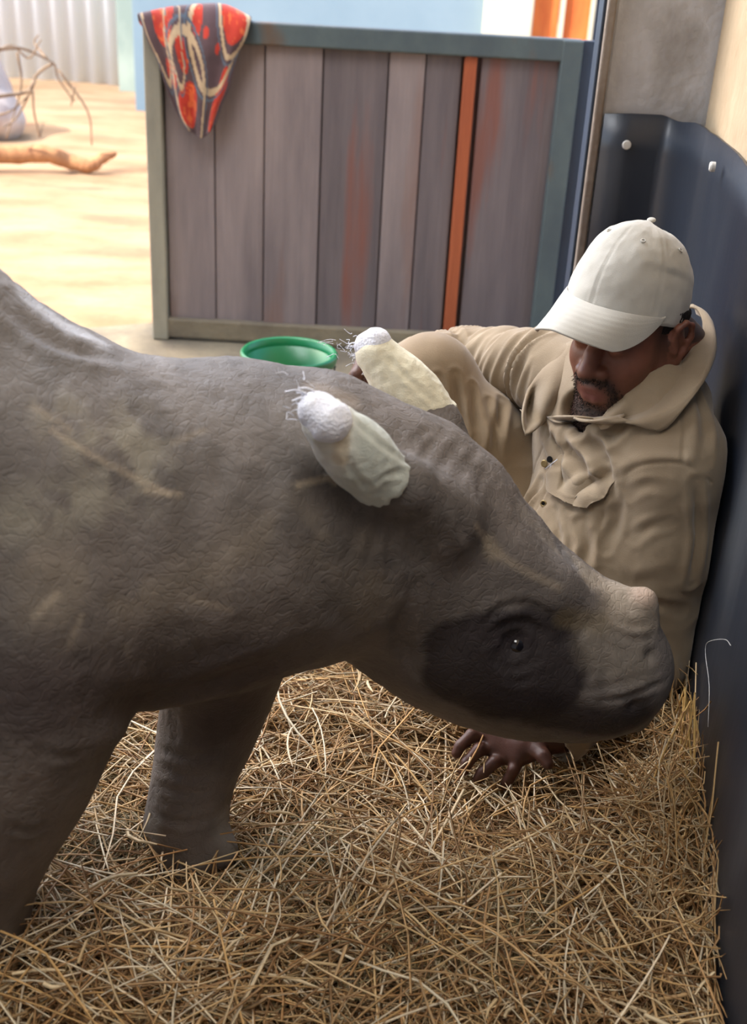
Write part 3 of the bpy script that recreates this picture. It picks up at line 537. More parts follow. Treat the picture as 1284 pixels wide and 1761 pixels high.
def hc(a, b, ra, rb, k=.01, op='+'): S.cone(hd(*a), hd(*b), ra*HS, rb*HS, k, op)
he(-.012, 0, .045, (.096, .076, .088)); he(.03, 0, -.03, (.066, .062, .075), .03)
he(.045, 0, -.075, (.045, .045, .045), .03); he(.078, 0, -.116, (.020, .027, .020), .02)
for q in (-1, 1):
    hc((.0, q*.056, -.06), (.068, q*.018, -.115), .018, .019, .02); he(.062, q*.036, -.03, (.026, .024, .028), .02); hc((.0, q*.062, -.01), (.0, q*.056, -.06), .014, .016, .02)
    he(.092, q*.030, .004, (.014, .018, .011), .01, '-'); he(.080, q*.030, .003, (.0145, .0155, .0135), .004)
    hc((.072, q*.046, .022), (.092, q*.012, .024), .010, .012, .01)
    # ear: rim, bowl, lobe
    eo = q*.072; er = [(-.002, eo, -.034), (.004, eo+q*.008, -.018), (.006, eo+q*.004, -.002), (.004, eo+q*.010, .018), (-.008, eo+q*.016, .026), (-.022, eo+q*.019, .018), (-.024, eo+q*.018, .0), (-.014, eo+q*.013, -.022), (-.004, eo+q*.008, -.036)]
    for a, b in zip(er[:-1], er[1:]): hc(a, b, .0048, .0048, .004)
    he(-.008, eo+q*.003, -.002, (.018, .008, .027), .004); he(-.004, eo+q*.007, -.036, (.009, .005, .010), .006); hc((-.002, eo+q*.009, .008), (-.014, eo+q*.014, -.008), .0035, .003, .004)
hc((.088, 0, .016), (.104, 0, -.008), .009, .010, .012); hc((.104, 0, -.008), (.116, 0, -.030), .011, .0145, .01)
for q in (-1, 1): he(.101, q*.017, -.034, (.014, .0105, .010), .006); he(.112, q*.010, -.043, (.006, .005, .005), .003, '-')
he(.078, 0, -.064, (.026, .036, .028), .02)
for a, b in (((.078, -.027, -.070), (.099, -.009, -.0605)), ((.099, -.009, -.0605), (.100, 0, -.062)), ((.100, 0, -.062), (.099, .009, -.0605)), ((.099, .009, -.0605), (.078, .027, -.070))): hc(a, b, .0062, .0078, .004)
for a, b in (((.078, -.024, -.072), (.097, -.008, -.079)), ((.097, -.008, -.079), (.097, .008, -.079)), ((.097, .008, -.079), (.078, .024, -.072))): hc(a, b, .0062, .0090, .004)
nb = np.array((.425, 1.800, .615)); S.cone(hd(-.02, 0, -.03), nb, .058, .064, .03); S.cone(hd(.02, 0, -.075), nb+np.array((-.03, -.015, -.03)), .04, .05, .03)
S.cone(hd(-.055, 0, -.02), nb+np.array((.040, .01, .0)), .056, .058, .03)
S.cone(P(1172, 592, 1.82), nb, .040, .05, .03)
S.ell(chest, (.10, .155, .17), TM, .04); S.ell((.40, 1.765, .31), (.11, .13, .16), TM, .05); S.ell((.43, 1.77, .175), (.12, .15, .11), TM, .04)
for a, b, e, w in ((shL, nb, elL, wrL), (shR, nb, elR, wrR)):
    S.cone(nb, a, .055, .05, .03); S.chain([a, a*.5+e*.5, e], [.052, .047, .037], .02); S.chain([e, e*.6+w*.4, w], [.038, .038, .026], .02)
for a, b, c, t in ((hipL, knL, anL, (-.10, -.02, -.055)), (hipR, knR, anR, (-.13, -.03, -.055))):
    S.chain([a, b], [.08, .055], .03); S.chain([b, b*.6+c*.4, c], [.052, .05, .036], .02); S.chain([c+(0, 0, -.03), c+np.array(t)], [.035, .028], .02)
def finger(pts, r, tr=None):
    S.chain(pts, np.linspace(r, r*.82, len(pts)), .0035)
# left hand resting palm down in the straw, fingers fanned
pw = wrL; hw = P(905, 1280, 1.515)
kn = [P(838, 1268, 1.535), P(850, 1288, 1.52), P(868, 1302, 1.51), P(888, 1310, 1.50)]
tips = [[(810, 1275, 1.53), (790, 1294, 1.52), (784, 1306, 1.515)], [(822, 1300, 1.51), (802, 1322, 1.50), (796, 1336, 1.495)], [(848, 1322, 1.495), (828, 1340, 1.49), (820, 1352, 1.487)], [(882, 1334, 1.485), (872, 1352, 1.482), (866, 1362, 1.48)]]
S.chain([pw, hw], [.027, .026], .015, sq=(0, 0, 1) if False else None)
for k, kk in enumerate(kn):
    S.cone(pw*.4+hw*.6, kk+np.array((0, 0, .006)), .020, .0145, .012); finger([kk]+[P(*a)+np.array((0, 0, .013)) for a in tips[k]], .0112-(.001 if k == 3 else 0))
S.chain([pw*.3+hw*.7, P(922, 1290, 1.495), P(934, 1300, 1.48), P(942, 1314, 1.468)], [.018, .013, .0112, .0095], .006)
# right hand hanging over the knee
hr = P(630, 645, 2.0); S.cone(wrR, hr, .024, .022, .012)
for k, ps in enumerate([[(618, 628, 1.985), (606, 648, 1.975), (606, 664, 1.97)], [(622, 642, 1.97), (611, 664, 1.96), (612, 680, 1.955)], [(628, 652, 1.955), (620, 676, 1.945), (622, 692, 1.94)], [(636, 660, 1.945), (630, 680, 1.935), (632, 694, 1.93)]]):
    p = [P(*a) for a in ps]; S.cone(hr, p[0], .018, .012, .01); finger(p, .0095)
S.chain([hr, P(622, 630, 1.95), P(612, 645, 1.935), P(614, 662, 1.93)], [.018, .012, .011, .009], .006)
bs = Surf(*S.mesh()); del S; bs.smooth(1); bs.bvh()
# nails and knuckle creases, nostril fold, smile lines
for ps in (((.10, .022, -.036), (.088, .036, -.055), (.080, .036, -.075)), ((.10, -.022, -.036), (.088, -.036, -.055), (.080, -.036, -.075))):
    bs.stroke(None, .004, -.0016, pts=np.array([hd(*a) for a in ps]))
bs.stroke(None, .0028, -.0022, pts=np.array([hd(*a) for a in ((.082, -.026, -.071), (.100, -.010, -.069), (.103, 0, -.070), (.100, .010, -.069), (.082, .026, -.071))]))
for q in (-1, 1): bs.stroke(None, .0022, -.0015, pts=np.array([hd(*a) for a in ((.086, q*.044, -.003), (.094, q*.031, -.007), (.092, q*.018, -.004))])); bs.stroke(None, .0025, -.001, pts=np.array([hd(*a) for a in ((.086, q*.044, .012), (.095, q*.030, .014), (.092, q*.018, .010))]))
bs.norm(); V_ = bs.V
L_ = (V_-HC)@HM.T/HS; f_, l_, u_ = L_.T
bs.C = np.tile(np.array(lin((124, 78, 61))), (len(V_), 1)); q = fbm(V_*40, 3)
bs.C *= (.86+.28*q)[:, None]
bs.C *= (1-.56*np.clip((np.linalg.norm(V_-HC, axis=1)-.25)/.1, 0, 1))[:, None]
def mk(cond, c, a): bs.C[:] = bs.C*(1-(cond*a)[:, None])+np.array(lin(c))*(cond*a)[:, None]
sm = lambda x, a, b: np.clip((x-a)/(b-a), 0, 1)
hd_ = (np.abs(l_) < .12) & (u_ > -.16) & (u_ < .2) & (np.abs(f_) < .16)
mouth = np.exp(-(((l_/.026)**2)+((u_+.071)/.0125)**2)**2)*(f_ > .074)
mk(mouth*hd_, (112, 62, 58), .8)
beard = hd_*np.maximum(sm(-u_, .078, .100)*sm(f_, .0, .03)*sm(.085-np.abs(l_)*1.2, 0, .03), np.exp(-((np.sqrt((l_/1.0)**2+((u_+.072)/.95)**2)-.034)/.009)**2)*(f_ > .055))
beard = np.maximum(beard, hd_*np.exp(-((u_+.052)/.007)**2)*sm(.032-np.abs(l_), 0, .01)*(f_ > .07)*sm(.109-f_, 0, .004))
beard *= 1-mouth
mk(np.clip(beard, 0, 1)*(.75+.4*fbm(V_*300, 2)), (24, 19, 19), .9)
side = hd_*sm(u_, -.05, .01)*sm(.045-f_, 0, .02)*sm(np.abs(l_), .045, .055)*sm(.085-np.abs(l_), 0, .006)*(f_ > .012)
mk(np.clip(side+hd_*(f_ < -.03)*(u_ > -.03), 0, 1), (26, 21, 21), .8)
mk(hd_*np.exp(-(((u_-.024)/.006)**2))*sm(.05-np.abs(l_), 0, .008)*sm(np.abs(l_), .008, .014)*(f_ > .06), (26, 20, 20), .8)
for ps in tips: bs.paint(bs.dist(np.array([P(*ps[-1])]), .014), .016, (112, 74, 62), .6)
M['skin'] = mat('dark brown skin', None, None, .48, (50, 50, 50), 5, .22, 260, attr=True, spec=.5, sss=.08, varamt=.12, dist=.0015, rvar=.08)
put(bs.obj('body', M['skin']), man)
M['white'] = mat('eye white', (208, 200, 192), None, .2, bump=0)
for q in (-1, 1):
    e = put(ball('eye', hd(.0785, q*.030, .0025), .0125, M['white'], n=14), man)
M['hair'] = mat('black curly hair', (20, 17, 17), (34, 28, 26), .9, (200, 200, 200), 4, .6, 500)
# short curls of goatee and moustache
I = np.nonzero(beard > .45)[0]; I = rng.choice(I, min(len(I), 1500)); L2 = []
for i in I:
    p = V_[i]+rng.normal(size=3)*.0012; nrm_ = bs.N[i]; d = nrm_*.6+rng.normal(size=3)*.5-hu*.5; d /= np.linalg.norm(d); ln = rng.uniform(.002, .0042); L2.append(tube_np([p-nrm_*.001, p+d*ln*.6, p+d*ln+rng.normal(size=3)*.001], .00035, 3, False))
o = link('beard', mesh_py('hair', *joinVF(L2)), M['hair']); o['kind'] = 'stuff'; put(o, man)
# hair at the back below the cap
S = Sculpt(HC-.14, HC+.14, .0035); S.ell(hd(-.018, 0, .04), np.array((.095, .079, .086))*HS, HM, .01); S.half(hd(0, 0, .045), hu-hf*.35); S.half(hd(.028, 0, 0), hf); S.half(hd(0, 0, -.035), -hu)
s = Surf(*S.mesh()); s.V += s.N*((fbm(s.V*260, 2)-.5)*.004)[:, None]; put(s.obj('hair', M['hair']), man)
# ---- shirt (coverall top)
M['khaki'] = mat('khaki cotton twill', (150, 134, 111), (138, 121, 98), .88, (9, 9, 9), 6, .35, 500, spec=.25, sheen=.25, dist=.0012)
M['khaki_trouser'] = mat('khaki trouser cotton', (142, 123, 98), (130, 112, 88), .88, (9, 9, 9), 6, .35, 500, spec=.25, sheen=.25, dist=.0012)
S = Sculpt((.02, 1.40, .02), (.62, 2.27, .76), .0034)
S.ell(chest+np.array((.0, 0, .01)), (.118, .185, .20), TM, .04); S.ell((.385, 1.755, .33), (.145, .165, .17), TM, .05); S.ell((.42, 1.765, .19), (.145, .175, .12), TM, .05)
S.cone(nb+(0, 0, -.02), shL+(0, 0, .002), .066, .076, .04); S.cone(nb+(0, 0, -.02), shR, .062, .066, .04); S.cone((.47, 1.80, .60), nb+(.012, 0, .0), .07, .068, .03)
S.chain([shL, shL*.55+elL*.45+(0, 0, .0), elL], [.079, .080, .072], .03); S.chain([elL, elL*.5+wrL*.5, wrL+(wrL-elL)*.02], [.066, .060, .049], .03)
S.chain([shR, shR*.5+elR*.5, elR], [.066, .060, .056], .03); S.chain([elR, elR*.5+wrR*.5, wrR], [.052, .047, .040], .03)
S.cone(hd(.0, 0, -.06), nb+np.array((-.02, -.012, -.02)), .074, .066, .008, '-')                       # neck opening
S.chain([hd(.06, -.005, -.12), chest+tf*.13+tl*-.035+np.array((0, 0, .095))], [.050, .014], .006, '-')     # open V
S.cone(wrL+(wrL-elL)*.02, wrL+(wrL-elL)*.3, .041, .046, .003, '-'); S.cone(wrR, wrR+(wrR-elR)*.3, .034, .04, .003, '-')
ss = Surf(*S.mesh()); del S; ss.smooth(2); ss.bvh()
# rest against the wall
def press(s, off=.014):
    xl = xw(s.V[:, 1])-off; m_ = s.V[:, 0] > xl; s.V[m_, 0] = xl[m_]; s.norm()
Fd = ss.fold
for pts, w, a in [([(960, 760), (1000, 800), (1035, 850)], .010, .006), ([(1000, 740), (1040, 790), (1050, 840)], .010, .006), ([(940, 740), (965, 790), (975, 850)], .009, .006), ([(905, 800), (880, 850), (870, 880)], .007, .0055),
        ([(930, 830), (900, 880), (890, 920)], .007, .0055), ([(985, 870), (1020, 830), (1060, 812)], .008, .005), ([(1000, 900), (1010, 940), (1000, 990)], .008, .004), ([(950, 880), (960, 930), (950, 960)], .007, .003),
        ([(1110, 690), (1060, 740), (1010, 780)], .010, .004), ([(1190, 640), (1210, 720), (1210, 790)], .009, .003), ([(1060, 690), (1010, 735), (975, 745)], .008, .0035),
        ([(1080, 850), (1110, 835), (1150, 838)], .007, .0015), ([(1090, 925), (1120, 905), (1150, 898)], .007, .002), ([(1195, 830), (1198, 920), (1188, 1000)], .007, .004), ([(1050, 980), (1090, 1000), (1150, 990)], .010, .0015),
        ([(1080, 1060), (1120, 1040), (1170, 1050)], .009, .002), ([(1040, 940), (1060, 900), (1065, 860)], .008, .003)]: Fd(pts, w, a*1.7)
# seams: shoulder yoke, sleeve head, placket edges
for pts in [[(1172, 705), (1176, 745), (1172, 795)], [(1035, 905), (1050, 850), (1085, 808), (1130, 796), (1180, 800), (1222, 830)], [(945, 745), (920, 800), (893, 860), (878, 885)], [(985, 745), (962, 800), (930, 860), (915, 890)]]:
    ss.stroke(pts, .0028, -.0024); 
ss.stroke([(1020, 905), (1038, 842), (1078, 798), (1130, 786), (1180, 790)], .009, .004)
# gathered sleeve on the far arm
def ruffle(s, a, b, rad, n, amp, sk=0):
    ab = b-a; L = np.linalg.norm(ab); ax = ab/L; t = (s.V-a)@ax; rr = s.V-a-t[:, None]*ax; d = np.linalg.norm(rr, axis=1); w = np.clip((rad-d)/.02, 0, 1)*np.clip(t/.03, 0, 1)*np.clip((L-t)/.03, 0, 1)
    q = np.stack([t*n+(rr[:, 2]+rr[:, 1])*sk, d*0, rr[:, 2]*7+rr[:, 1]*5], 1)+3; z = fbm(q, 2); s.V += s.N*(w*amp*(1-np.abs(2*z-1)*2.4))[:, None]; s.norm()
ruffle(ss, shR+(shR-elR)*.1, elR+(elR-shR)*.1, .11, 42, .010, 14); ruffle(ss, elR, wrR, .09, 36, .006, 8)
ruffle(ss, shL, elL, .12, 13, .0014, 12); ruffle(ss, elL, wrL, .09, 40, .007, 10)
w = np.exp(-((ss.V-(chest+tf*.12-np.array((0, 0, .02))))**2).sum(1)/.012); z = 1-np.abs(2*fbm(ss.V*np.array([26, 26, 9.]), 3)-1); ss.V += ss.N*(w*(z-.75)*.005)[:, None]
z = 1-np.abs(2*fbm(ss.V*np.array([12, 12, 9.])+4, 3)-1); ss.V += ss.N*((z-.75)*.006)[:, None]; press(ss)
ss.bvh(); ss.blob(995, 828, .036, .006); ss.bvh()
sh = put(ss.obj('shirt', M['khaki']), man); ss.bvh()
def sub(o, parent):
    o.parent = parent; return o
# ---- collar: leaf on each side, from behind the neck to the points
def leaf(rows, nu=26, nv=14, th=.0032):
    G = []
    for r in rows: G.append([P(*a) if len(a) == 3 and a[2] > 1 else ss.hit(a[0], a[1], a[2]) for a in r])
    return sub(sheet('collar', G, M['khaki'], None, nu, nv, th, .0015, 45), sh)
leaf([[(985, 718, 1.715), (1035, 722, 1.70), (1085, 704, 1.70), (1140, 658, 1.72), (1185, 606, 1.765), (1208, 566, 1.83), (1200, 534, 1.88), (1183, 528, 1.90)],
      [(1000, 724, 1.69), (1045, 727, 1.675), (1095, 714, 1.67), (1150, 672, 1.685), (1198, 622, 1.73), (1222, 576, 1.80), (1212, 538, 1.87), (1190, 524, 1.91)],
      [(1030, 722, 1.668), (1062, 726, 1.652), (1110, 722, 1.636), (1168, 692, 1.648), (1210, 642, 1.69), (1228, 592, 1.77), (1221, 548, 1.86), (1195, 530, 1.92)],
      [(1062, 716, 1.656), (1088, 724, 1.644), (1136, 742, 1.625), (1178, 700, 1.640), (1212, 652, 1.682), (1230, 604, 1.765), (1225, 560, 1.855), (1198, 540, 1.92)]])
# near lapel folded open below the chin
leaf([[(940, 716, .004), (985, 716, 1.715), (1030, 718, 1.70), (1075, 708, 1.695)], [(948, 724, .010), (990, 724, .012), (1036, 724, .010), (1072, 716, .012)], [(965, 727, .010), (1000, 733, .012), (1040, 738, .010), (1062, 724, .012)]], 16, 8)
# far lapel
leaf([[(990, 585, 1.86), (976, 640, 1.82), (962, 680, 1.80), (952, 712, 1.79)], [(975, 590, 1.88), (950, 640, 1.83), (936, 690, 1.80), (935, 728, .010)], [(950, 604, 1.90), (925, 650, 1.85), (908, 700, .012), (915, 742, .012)], [(935, 620, 1.91), (908, 668, 1.87), (898, 712, .008), (902, 748, .008)]], 18, 12)
M['vest'] = mat('grey undershirt', (150, 142, 146), (128, 120, 126), .85, (20, 20, 20))
S = Sculpt(nb-.16, nb+.12, .004); S.cone(nb+np.array((-.028, -.016, -.015)), nb+np.array((-.05, -.03, -.10)), .058, .07, .01); S.half(hd(.04, 0, -.118), hu*.9+hf*-.35)
put(Surf(*S.mesh()).obj('undershirt', M['vest']), man)
# ---- chest pocket with torn flap, eyelets, buttons
def patch(name, rows, nu, nv, mt=None, th=.0025):
    return sub(sheet(name, [[ss.hit(*a) for a in r] for r in rows], mt or M['khaki'], None, nu, nv, th, .001, 60), sh)
ol = [(948, 800), (958, 782), (992, 770), (1034, 775), (1062, 803), (1050, 846), (1026, 868), (1002, 878), (972, 868), (944, 838)]
P0 = ss.hit(1000, 822); e1 = ss.hit(1035, 822)-P0; e1 /= np.linalg.norm(e1); e2 = ss.hit(1000, 850)-P0; e2 -= e1*(e2@e1); e2 /= np.linalg.norm(e2)
poly = crom(np.array([[(ss.hit(a, b)-P0)@e1, (ss.hit(a, b)-P0)@e2] for a, b in ol+[ol[0]]]), 60); ce = ss.V[ss.Q].mean(1)-P0; near_ = np.linalg.norm(ce, axis=1) < .08; cx, cy = ce@e1, ce@e2; ins = np.zeros(len(ce), bool)
for (ax, ay), (bx_, by_) in zip(poly[:-1], poly[1:]): ins ^= ((ay > cy) != (by_ > cy)) & (cx < (bx_-ax)*(cy-ay)/(by_-ay+1e-12)+ax)
q = ss.Q[ins & near_]; ids, inv = np.unique(q, return_inverse=True); pk = Surf(ss.V[ids].copy(), inv.reshape(-1, 4)); pk.smooth(5); pv = pk.V-P0; lowr = np.clip((pv@e2+.012)/.04, 0, 1); lf = np.clip((-(pv@e1)-.015)/.03, 0, 1)*np.clip((pv@e2+.04)/.04, 0, 1)
pvv = pk.V+pk.N*(-.0022+.013*np.maximum(lowr, lf)**1.5)[:, None]; po = sub(link('pocket', mesh_np('pocket', pvv, inv.reshape(-1, 4)), M['khaki']), sh); md = po.modifiers.new('s', 'SOLIDIFY'); md.thickness = .0018
M['brass'] = mat('dull brass', (176, 156, 110), (140, 120, 84), .35, (60, 60, 60), metal=.8, bump=.05)
M['black'] = mat('dark hole', (20, 16, 14), None, .95, bump=0)
def torus(name, c, nrm, R, r, mt, n=20, k=8):
    nrm = np.array(nrm, float); nrm /= np.linalg.norm(nrm); a = np.cross(nrm, (0, 0, 1)); a /= np.linalg.norm(a); b = np.cross(nrm, a); V = []; F = []
    for i in range(n):
        t = 2*math.pi*i/n; e = math.cos(t)*a+math.sin(t)*b
        for j in range(k): s_ = 2*math.pi*j/k; V.append(c+e*(R+r*math.cos(s_))+nrm*r*math.sin(s_))
    for i in range(n):
        for j in range(k): F.append((i*k+j, ((i+1) % n)*k+j, ((i+1) % n)*k+(j+1) % k, i*k+(j+1) % k))
    return link(name, mesh_py(name, V, F), mt)
def toc(p): d = CO-p; return d/np.linalg.norm(d)
for (x, y) in ((934, 866),):
    p = ss.hit(x, y, .004); nrm = toc(p)*.6+tf*.6; sub(torus('eyelet', p, nrm, .0045, .0014, M['brass']), sh); sub(disc('buttonhole', p-nrm/np.linalg.norm(nrm)*.001, nrm, .004, .0008, M['black']), sh)
p = ss.hit(936, 797, .005); sub(disc('button', p, toc(p)*.5+tf*.7, .0062, .0025, M['brass']), sh); p = ss.hit(945, 790, .004); sub(disc('tear', p, toc(p)*.5+tf*.7, .0055, .001, M['black']), sh)
for x, y in ((1110, 545),): pass
p = P(908, 697, 1.81); q = ss.hit(910, 694, .010); sub(torus('eyelet', q, toc(q), .004, .0013, M['brass']), sh)
L3 = [tube_np(crom([ss.hit(a, b, .006) for a, b in [(948, 800), (942, 815), (944, 826)]], 8), .0009, 5, False), tube_np(crom([ss.hit(a, b, .007) for a, b in [(938, 806), (950, 796), (958, 790)]], 8), .0008, 5, False)]
o = link('loose_thread', mesh_py('t', *joinVF(L3)), M['lint']); sub(o, sh)
# ---- trousers
S = Sculpt((-.16, 1.55, .02), (.62, 2.12, .72), .0036)
S.ell((.43, 1.77, .16), (.135, .165, .10), TM, .05)
S.chain([hipR+(0, 0, .02), hipR*.5+knR*.5+(0, 0, -.012), knR+(0, 0, -.004)], [.115, .102, .073], .03, sub=2); S.chain([knR, knR*.6+anR*.4+(.01, 0, 0), anR], [.070, .068, .058], .035, sub=2)
S.chain([hipL, hipL*.5+knL*.5+(0, 0, -.02), knL], [.10, .088, .068], .03, sub=2); S.chain([knL, knL*.6+anL*.4, anL], [.068, .066, .056], .035, sub=2)
ts = Surf(*S.mesh()); del S; ts.smooth(2); ts.bvh()
for pts, w, a in [([(752, 650), (757, 690), (770, 720)], .006, .0028), ([(782, 645), (788, 700), (800, 740)], .006, .0028), ([(812, 665), (816, 720), (822, 760)], .006, .0028), ([(842, 690), (846, 740), (850, 780)], .006, .003), ([(865, 690), (855, 740), (850, 790)], .008, .005), ([(730, 700), (738, 730), (745, 760)], .006, .003)]: ts.fold(pts, w, a*1.7)
z = 1-np.abs(2*fbm(ts.V*np.array([11, 11, 9.])+2, 3)-1); ts.V += ts.N*((z-.75)*.006)[:, None]; press(ts)
tr = put(ts.obj('trousers', M['khaki_trouser']), man)
# boots (hidden behind the calf, but he wears them)
M['boot'] = mat('brown leather boot', (70, 50, 38), (52, 38, 30), .5, (12, 12, 12))
for c, t in ((anL, (-.10, -.02, 0)), (anR, (-.13, -.03, 0))):
    t = np.array(t, float); t /= np.linalg.norm(t); b = c.copy(); b[2] = .045; S = Sculpt(b-.22, b+.22, .005); S.chain([c+(0, 0, .02), b+(0, 0, .02)], [.05, .047], .02); S.cone(b-t*.03, b+t*.13+(0, 0, -.004), .042, .038, .03, '+'); S.half((0, 0, .016), (0, 0, -1), .003)
    put(Surf(*S.mesh()).obj('boot', M['boot']), man)
# ---- cap
cy_, cpi, cro = -2.3244, -.0937, -.0666; c_f = np.array([math.cos(cpi)*math.cos(cy_), math.cos(cpi)*math.sin(cy_), -math.sin(cpi)]); c_l = np.array([-math.sin(cy_), math.cos(cy_), 0]); c_u = np.cross(c_f, c_l)
c_l, c_u = math.cos(cro)*c_l+math.sin(cro)*c_u, math.cos(cro)*c_u-math.sin(cro)*c_l; CC = HC+np.array([-.0197, 0, -.0068])
def hd(f, l, u): return CC+HS*(f*c_f+l*c_l+u*c_u)
M['cap'] = mat('stone cotton cap', (190, 188, 180), (178, 175, 166), .9, (12, 12, 12), 5, .3, 600, spec=.2, sheen=.3, dist=.001)
CA, CB, CZ, CH = .1001, .0889, .0448, .113
def crown(th, t):            # t: 0 at the band, 1 at the button
    ph = t*math.pi/2; r = math.cos(ph)**.72; z = CZ+CH*math.sin(ph)**.92
    front = .5+.5*math.cos(th); a = CA*(1-.0*front)
    seam = min(abs((th-k*math.pi/3+math.pi) % (2*math.pi)-math.pi) for k in range(6)); s_ = -.0012*math.exp(-(seam*r*.1/.0022)**2)+.0007*math.exp(-((seam*r*.1-.005)/.002)**2)
    rr = 1+s_/.09+.012*math.sin(3*th+1+t*2)*math.sin(t*3); zz = z+.010*front*math.sin(ph)-.024*(1-front)*(1-t)
    c = .002*math.exp(-((t-.33-.12*math.sin(th*1.5))/.05)**2)*math.exp(-((th-1.25)/.6)**2)-.0025*math.exp(-((t-.26-.12*math.sin(th*1.5))/.035)**2)*math.exp(-((th-1.3)/.5)**2)
    return hd(-.008-.008*math.sin(ph)+(a*r*math.cos(th))*(rr+c/.1), CB*r*math.sin(th)*(rr+c/.1), zz)
n1, n2_ = 144, 44; V = [crown(2*math.pi*i/n1, j/(n2_-1)*.985) for j in range(n2_) for i in range(n1)]
V = np.array(V); V += ((fbm(V*38, 3)-.5)*.006)[:, None]*((V-hd(0, 0, .05))/np.linalg.norm(V-hd(0, 0, .05), axis=1)[:, None])
F = [(j*n1+i, j*n1+(i+1) % n1, (j+1)*n1+(i+1) % n1, (j+1)*n1+i) for j in range(n2_-1) for i in range(n1)]+[tuple((n2_-1)*n1+i for i in range(n1))]
cp = link('cap', mesh_py('cap', list(V), F), M['cap']); md = cp.modifiers.new('s', 'SOLIDIFY'); md.thickness = .003; put(cp, man)
def brim(s_, t):             # s across -1..1, t 0 at the band
    th = s_*1.2454+.0167; b = np.array([-.008+CA*math.cos(th), CB*math.sin(th), CZ+.004])
    L = .0738*max(math.cos(s_*math.pi/2), 0)**.819; d = np.array([.95, .10*math.sin(th)-.1265, -.486]); p = b+d*L*t; p[2] -= (.0735*abs(s_)**1.6-.0089*s_)*t**1.3*min(1, L/.045)-.004*t*(1-t)
    st = .00016*math.sin(t*7*2*math.pi)*(t > .15)*(t < .95); return hd(p[0], p[1], p[2]+st)
nb1, nb2 = 60, 64; V = [brim(-1+2*i/(nb1-1), j/(nb2-1)) for j in range(nb2) for i in range(nb1)]; F = [(j*nb1+i, j*nb1+i+1, (j+1)*nb1+i+1, (j+1)*nb1+i) for j in range(nb2-1) for i in range(nb1-1)]
br_ = link('brim', mesh_py('brim', V, F), M['cap']); md = br_.modifiers.new('s', 'SOLIDIFY'); md.thickness = .0032; md.offset = 0; sub(br_, cp)
S = Sculpt(hd(0, 0, .17)-.03, hd(0, 0, .19)+.03, .0016); S.ell(crown(0, 1)+hu*.001, (.0070, .0070, .0038), HM, .002); sub(Surf(*S.mesh()).obj('top_button', M['cap']), cp)
for th in (.52, -.52, 1.57, 2.6): c = crown(th, .62); c0 = hd(0, 0, .06); n_ = (c-c0)/np.linalg.norm(c-c0); sub(torus('eyelet', c+n_*.0015, n_, .0032, .0010, M['cap'], 14, 6), cp)
print('man', len(bs.V), len(ss.V), round(time.time()-T0, 1))
